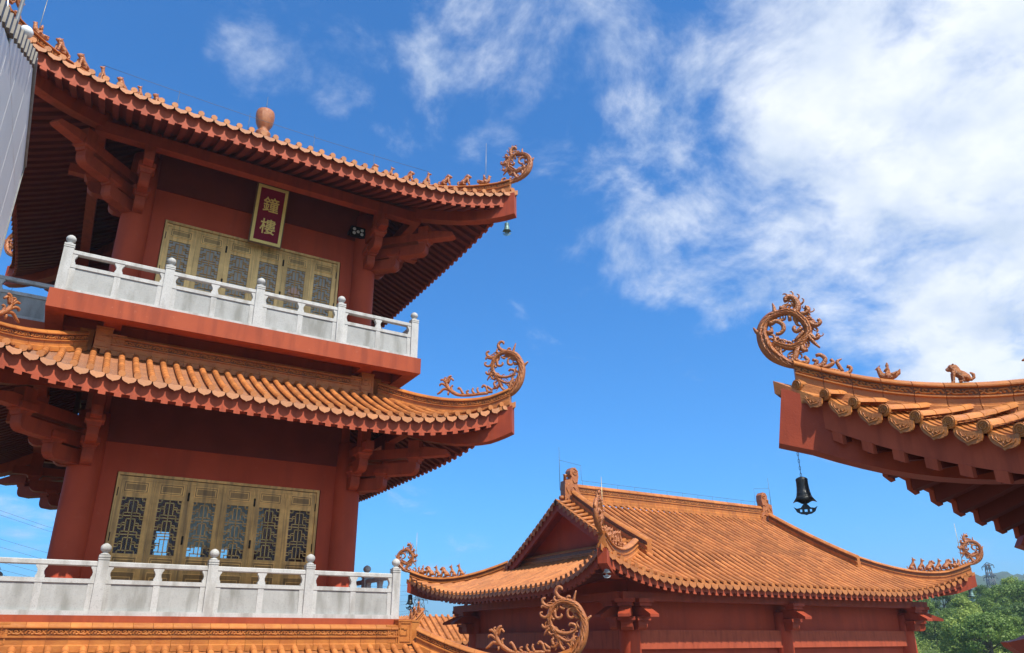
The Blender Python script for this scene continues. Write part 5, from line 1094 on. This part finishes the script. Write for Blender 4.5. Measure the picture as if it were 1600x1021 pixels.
# balcony walk joining the tower's upper floor from the left
bw = thing('balcony_walk', 'red-edged walkway with a pale stone balustrade meeting the upper balcony, at the left edge', 'walkway', (-4.0, 19.9, G0))
m_ = MB(); m_.box(-4.0, 2.955, -1.15, 1.15, 10.9, 11.32); m_.build('walk_slab', M['fascia'], bw)
for x in (-3.6, -0.8): m_ = MB(); m_.box(x-0.2, x+0.2, -0.9, 0.9, 0, 10.9); m_.build('pier', M['wall'], bw)
for yy in (-1.0, 1.0):
    for x in (-3.9, -1.6, 0.70): m_ = MB(); post_mesh(m_, x, yy, 11.32+(-0.0), tone=random.random()); m_.build('baluster_post', M['granite_light'], bw)
    for a, b in ((-3.9, -1.6), (-1.6, 0.70), (0.70, 3.04)): rail_bay(bw, (0, 0, 0), (a, yy), (b, yy), 11.32, 0)
# grey clad stair tower on the left
KW = 1.6; WX, WY = -1.0*KW, 5.0*KW
sw = thing('clad_wall', 'grey panel-clad wall with a row of small metal fins along its sloping top, at the left edge', 'wall', (WX, WY, G0))
Y0, Y1, YK = 4.1*KW, 8.3*KW, 7.14*KW
def ztop(y): return KW*(4.0+(y/KW-5.0)*0.56) if y < YK else KW*5.2-(y-YK)*0.44
def clad():
    body = MB()
    body.prism([(Y0-WY, 0), (Y1-WY, 0), (Y1-WY, ztop(Y1)-G0), (YK-WY, ztop(YK)-G0), (Y0-WY, ztop(Y0)-G0)], (-0.30, 0, 0), (0, 1, 0), (0, 0, 1), (1, 0, 0), 0.55); body.build('wall_core', M['inside'], sw)
    pn = MB(); y = Y1-WY-0.015; w_, h_ = 0.98, 1.9
    while y > Y0-WY+0.05:
        ya = max(y-w_, Y0-WY+0.01); z = 0.0
        ta, tb = ztop(ya+WY)-G0-0.04, ztop(y+WY)-G0-0.04
        while z < max(ta, tb)-0.05:
            za, zb = min(z+h_, ta), min(z+h_, tb)
            if za > z+0.03 and zb > z+0.03: pn.add([(x, yy, zz) for x in (-0.022, 0.0) for yy, zz in ((ya+0.008, z+0.008), (y-0.008, z+0.008), (y-0.008, zb-0.008), (ya+0.008, za-0.008))], [(3, 2, 1, 0), (4, 5, 6, 7), (0, 1, 5, 4), (1, 2, 6, 5), (2, 3, 7, 6), (3, 0, 4, 7)], random.random())
            z += h_
        y -= w_
    pn.build('panel', M['panel'], sw)
    y = YK-0.05; n_ = 0
    while y > Y0+0.1:
        fn = MB(); z = ztop(y)-G0; q = y-WY
        fn.add([(a_, b_, c_) for a_ in (-0.30, 0.03) for b_, c_ in ((q-0.11, z-0.16), (q, z-0.16), (q, z+0.09), (q-0.11, z+0.065))], [(3, 2, 1, 0), (4, 5, 6, 7), (0, 1, 5, 4), (1, 2, 6, 5), (2, 3, 7, 6), (3, 0, 4, 7)], random.random()); fn.build('fin', M['fin'], sw); y -= 0.296
    tr = MB(); tr.box(-0.58, 0.015, Y1-WY, Y1-WY+0.03, 0, ztop(Y1)-G0+0.03); tr.build('edge_trim', M['metal'], sw)
    tr = MB(); tr.bar((-0.28, YK-WY, KW*5.2-G0+0.03), (-0.28, Y1-WY+0.03, ztop(Y1)-G0+0.03), 0.62, 0.05); tr.build('edge_trim', M['metal'], sw)
clad()
gp = Vector(pixdir(41, 50)); gp = gp*(14.0/gp.y)
gl_ = thing('globe_lamp', 'small white globe lamp on a thin pole behind the clad wall', 'lamp', (gp.x, gp.y, G0))
m_ = MB(); m_.lathe([(0.118*math.sin(math.pi*i/10)+0.0005, -0.118*math.cos(math.pi*i/10)) for i in range(11)], (0, 0, gp.z-G0), 16); m_.build('globe', M['white'], gl_)
m_ = MB(); m_.tube([(0, 0, 0), (0, 0, gp.z-G0-0.11)], 0.03, 8); m_.build('pole', M['metal'], gl_)
gp2 = Vector(pixdir(27, 30)); gp2 = gp2*(13.7/gp2.y)
p2 = thing('steel_pole', 'thin steel pole with a sloping brace above the clad wall', 'pole', (gp2.x, gp2.y, G0))
m_ = MB(); m_.tube([(0, 0, 0), (0, 0, gp2.z-G0+1.6)], 0.034, 8); m_.build('post', M['metal'], p2); m_ = MB(); m_.tube([(0, 0, gp2.z-G0-0.9), (-0.38, 0.0, gp2.z-G0+1.3)], 0.02, 6); m_.build('brace', M['metal'], p2)
# far small roof between tower and hall
fp_ = thing('gatehouse', 'small building whose orange tiled roof shows between the tower and the hall', 'building', (19.6, 39.0, G0))
def gz(t): return 0.10+1.15*t
fr_ = Roof(4.6, 4.0, 3.0, 2.4, gz, 0.5, 0.75, 3.6, 2.6, pitch=0.34)
fo = fr_.tiles(step=0.2, tr=0.08, xn=2, tubeseg=0.6, drip=0.16).build('roof', M['tile'], fp_, OFF); fr_.eave(bot=-0.3).build('eave_board', M['board'], fo, (0, 0, 0)); 
for k in range(4):
    fr_.hip_beam(k, depth=0.55).build('hip_beam', M['timber'], fo); ridge_band(fr_.hip_path(k), 0.42, 0.5, relief=False).build('hip_ridge', M['ridge'], fo)
    for i in range(3): p = fr_.hip_pt(k, 0.5-0.17*i); place_fig(['hound', 'lion', 'hound'][i], (p.x, p.y, p.z+0.41), fr_.hip_ang(k), 1.3, fo, (0, 0, 0))
for c_ in fo.children: c_.location = Vector(c_.location)+Vector((0, 0, 0))
for c_ in fo.children:
    if c_.name.startswith(('eave_board', 'hip_beam', 'hip_ridge')): c_.data.transform(Matrix.Translation((0, 0, -G0)))
    else: c_.location.z -= G0
m_ = MB(); m_.box(-3.4, 3.4, -2.8, 2.8, G0, 0.4); m_.build('wall', M['wall'], fp_, OFF); m_ = MB(); m_.box(-3.0, 3.0, -2.4, 2.4, 0.9, 1.26); m_.build('roof_deck', M['tile'], fp_, OFF)

# ============================================================ PYLONS AND CABLES
def pylon(x, y, H, label, wb=4.0, arms=3, rz=0.3, r=0.12):
    z0 = hill_h(x, y); t = thing('pylon', label, 'pylon', (x, y, z0), rz, 'power pylons in the distance'); m_ = MB(); n = 9
    def w(z): return wb*(1-z/H)**1.1*0.5+0.5
    for i in range(n):
        z, z2 = H*i/n, H*(i+1)/n; a, b = w(z), w(z2)
        C = [(-1, -1), (1, -1), (1, 1), (-1, 1)]
        for j in range(4):
            s_, u_ = C[j], C[(j+1) % 4]
            m_.tube([(s_[0]*a, s_[1]*a, z), (s_[0]*b, s_[1]*b, z2)], r, 4); m_.tube([(s_[0]*a, s_[1]*a, z), (u_[0]*b, u_[1]*b, z2)], r*0.6, 4); m_.tube([(u_[0]*a, u_[1]*a, z), (s_[0]*b, s_[1]*b, z2)], r*0.6, 4)
    m_.build('lattice_mast', M['wire'], t); m_ = MB()
    for i in range(arms):
        z = H*(0.97-0.16*i); L_ = H*0.20+i*H*0.02
        for sg in (-1, 1):
            m_.tube([(0, 0, z), (sg*L_, 0, z-0.2)], r*0.8, 4); m_.tube([(0, 0, z+H*0.05), (sg*L_, 0, z-0.2)], r*0.7, 4); m_.tube([(sg*L_, 0, z-0.2), (sg*L_, 0, z-H*0.055)], r*0.7, 4)
    m_.build('cross_arm', M['wire'], t); return t
pylon(0.409*290, 0.912*290, 24, 'lattice pylon seen between the tower and the hall', 7.0, 3, 0.5, 0.13)
pv_ = Vector(pixdir(1542, 881)); ph_ = math.hypot(pv_.x, pv_.y); px_, py_ = pv_.x/ph_*330, pv_.y/ph_*330
pylon(px_, py_, pv_.z/ph_*330-hill_h(px_, py_), 'narrow pylon rising from the wooded hill at right', 4.2, 3, 0.9, 0.17)
cab = MB()
ends = []
for i, (e1, e2) in enumerate(((0.152, 0.082), (0.147, 0.079), (0.122, 0.070), (0.113, 0.066), (0.098, 0.060), (0.090, 0.056), (0.086, 0.053))):
    a = Vector((-0.10*230, 230, e1*230)); b = Vector((0.409*290+(i % 2)*6-3, 0.912*290, 0.068*290-i*1.6)); pts = []
    for j in range(17):
        t = -0.25+j/16*1.25; p = a.lerp(b, t); p.z -= 7*4*max(0, t)*(1-t) if t > 0 else 0; pts.append(p)
    c_ = MB(); c_.tube(pts, 0.035, 4); o = c_.build('power_cable', M['wire'])
    tag(o, 'thin power cables crossing the sky behind the tower', 'cable', 'power cables strung towards the pylon')

# ============================================================ TREES AND UNDERGROWTH
def leafy(mb, cen, rad, n, size, tone0, flat=0.75):
    C = np.array(cen)
    u = np.random.normal(size=(n, 3)); u /= np.linalg.norm(u, axis=1)[:, None]; rr = rad*np.random.uniform(0.45, 1.08, n)**0.6
    P = C+u*rr[:, None]*np.array([1, 1, flat])
    A = np.random.normal(size=(n, 3)); A /= np.linalg.norm(A, axis=1)[:, None]; B = np.cross(A, u+0.3*np.random.normal(size=(n, 3))); B /= (np.linalg.norm(B, axis=1)[:, None]+1e-9)
    s = size*np.random.uniform(0.6, 1.3, n)[:, None]
    V = np.stack([P-A*s, P+B*s*0.5, P+A*s, P-B*s*0.5], 1).reshape(-1, 3)
    o = len(mb.v); mb.v.extend(V.tolist()); tn = np.clip(tone0+np.random.uniform(-0.25, 0.25, n), 0, 1).tolist()
    for i in range(n): mb.f.append((o+4*i, o+4*i+1, o+4*i+2, o+4*i+3)); mb.t.append(tn[i]); mb.sm.append(False)
np.random.seed(11)
def tree_mesh(H, Rr, m, nc, seed, spire=0.0):
    rnd = random.Random(seed); tr, cr = MB(), MB()
    base = Vector((0, 0, -0.6)); pts = [base, Vector((0.1, 0.05, H*0.3)), Vector((-0.05, 0.1, H*0.6)), Vector((0, 0, H*0.9))]
    tr.tube(pts, [0.22, 0.17, 0.11, 0.03], 7)
    for i in range(nc):
        an = rnd.uniform(0, 6.28); hz = rnd.random()**0.8; z = H*(0.22+0.74*hz)
        env = math.sin(math.pi*min(1, 0.18+0.80*hz))**0.7 if not spire else (1-hz)**0.8+0.12
        r_ = Rr*env*(0.35+0.65*rnd.random()**0.5); c = (r_*math.cos(an), r_*math.sin(an), z)
        if i % 3 == 0: tr.tube([Vector((0, 0, z*0.72)), Vector((c[0]*0.5, c[1]*0.5, z*0.86)), Vector(c)], [0.07, 0.045, 0.015], 5)
        leafy(cr, c, Rr*rnd.uniform(0.20, 0.38), rnd.randint(170, 260), 0.075+0.018*Rr, rnd.uniform(0.2, 0.85))
    return tr, cr, m
protos = []
for i, (H, Rr, m, nc, sp) in enumerate(((6.0, 2.5, 'leaf', 42, 0), (7.2, 2.7, 'leaf2', 46, 0), (5.0, 2.3, 'leaf3', 36, 0), (6.4, 1.9, 'leaf', 36, 0), (4.2, 2.6, 'leaf2', 38, 0))):
    tr, cr, m = tree_mesh(H, Rr, m, nc, i+3, sp)
    t = thing('tree', 'x', 'tree', (0, 0, 0)); tr.build('trunk', M['bark'], t); cr.build('crown', M[m], t); protos.append((t, H))
KIND = ['mid-green bushy tree', 'tall dark-green tree', 'bright yellow-green tree', 'narrow mid-green tree', 'low dark round tree']
usedp = set()
def plant(pi, x, y, top, label, rz=0.0, wide=1.0):
    pr, H = protos[pi]; t = pr if pi not in usedp else copy_tree(pr); usedp.add(pi)
    z = hill_h(x, y); s = max(0.45, (top-z)/H) if top is not None else 1.0
    t.location = (x, y, z-0.1); t.scale = (s*wide, s*wide, s); t.rotation_euler = (0, 0, rz); t['label'] = label; t['group'] = 'trees on the hillside at right'
    return t
TL = [  # pixel x, pixel y of the top, distance, prototype, label, wide
 (1436, 930, 104, 0, 'mid-green bushy tree just right of the hall, under its roof corner', 1.1),
 (1470, 921, 108, 1, 'dark tree behind the tip of the hall roof', 1.0),
 (1499, 935, 84, 2, 'bright yellow-green feathery tree with a pointed top, foremost on the slope', 0.9),
 (1508, 922, 112, 0, 'green tree at the back of the wood, left of the pylon', 1.0),
 (1534, 915, 106, 1, 'tall dark tree at the foot of the pylon', 1.0),
 (1541, 932, 92, 3, 'narrow mid-green tree in the middle row of the wood', 1.0),
 (1562, 914, 100, 0, 'broad tree right of the pylon, on the skyline', 1.1),
 (1578, 905, 112, 2, 'pale green tree on the skyline near the right edge', 1.0),
 (1597, 908, 100, 0, 'tree at the right edge, on the skyline', 1.1),
 (1513, 955, 74, 2, 'round bright tree standing alone on the slope', 1.0),
 (1535, 958, 70, 0, 'round bushy tree in front of the bare patch', 1.1),
 (1566, 950, 76, 3, 'pale slim tree right of centre on the slope', 1.0),
 (1586, 945, 84, 4, 'low dark tree near the right edge', 1.1),
 (1455, 962, 88, 4, 'low dark tree beside the hall wall', 1.0),
 (1480, 950, 98, 0, 'small mid-green tree behind the yellow-green one', 1.0)]
for px, py, d, pi, lab, wd_ in TL:
    v = Vector(pixdir(px, py)); hz = math.hypot(v.x, v.y); plant(pi, v.x/hz*d, v.y/hz*d, v.z/hz*d, lab, random.uniform(0, 6), wd_)
rnd = random.Random(5)
for i in range(26):      # the wood goes on to both sides of the frame
    az = rnd.choice([rnd.uniform(64.8, 84), rnd.uniform(50, 57)]); d = rnd.uniform(72, 118); pi = rnd.randrange(5)
    t = plant(pi, d*math.sin(R(az)), d*math.cos(R(az)), None, 'tree of the wood hidden behind the hall or beyond the right edge', rnd.uniform(0, 6)); t['group'] = 'trees outside the view'
for i in range(5):
    az = 25.2+i*1.1; d = 92+6*(i % 2); t = plant([4, 2, 0, 4, 2][i], d*math.sin(R(az)), d*math.cos(R(az)), -0.4-0.3*(i % 2), 'low green tree far behind, seen under the left end of the hall roof', i*1.3); t['group'] = 'low trees behind the hall'
sh = MB()
for i in range(2100):
    az = rnd.uniform(54, 70); d = 47+rnd.random()**0.8*75; x, y = d*math.sin(R(az)), d*math.cos(R(az))
    q = math.sin(x*0.33)*math.sin(y*0.41+1)+0.5*math.sin(x*0.9+y*0.7)
    if q > 0.55: continue
    r_ = rnd.uniform(0.35, 0.95); leafy(sh, (x, y, hill_h(x, y)+r_*0.3), r_, 46, 0.10, rnd.uniform(0.15, 0.9), 0.8)
o = sh.build('undergrowth', M['leaf3']); tag(o, 'tangled green shrubs covering the slope', 'shrubs', kind='stuff')

# ============================================================ HAZE
hz_ = MB(); hz_.box(-2600, 2600, -2600, 2600, -30, 135)
hm = bpy.data.materials.new('air_haze'); hm.use_nodes = True; nt = hm.node_tree
nt.nodes.remove(nt.nodes['Principled BSDF']); pv = nt.nodes.new('ShaderNodeVolumePrincipled'); pv.inputs['Color'].default_value = (0.68, 0.84, 1.0, 1); pv.inputs['Density'].default_value = 0.00055; pv.inputs['Anisotropy'].default_value = 0.2
nt.links.new(pv.outputs[0], nt.nodes['Material Output'].inputs['Volume'])
hz = hz_.build('haze', hm); tag(hz, kind='stuff', label='thin blue haze in the air over the far hills')
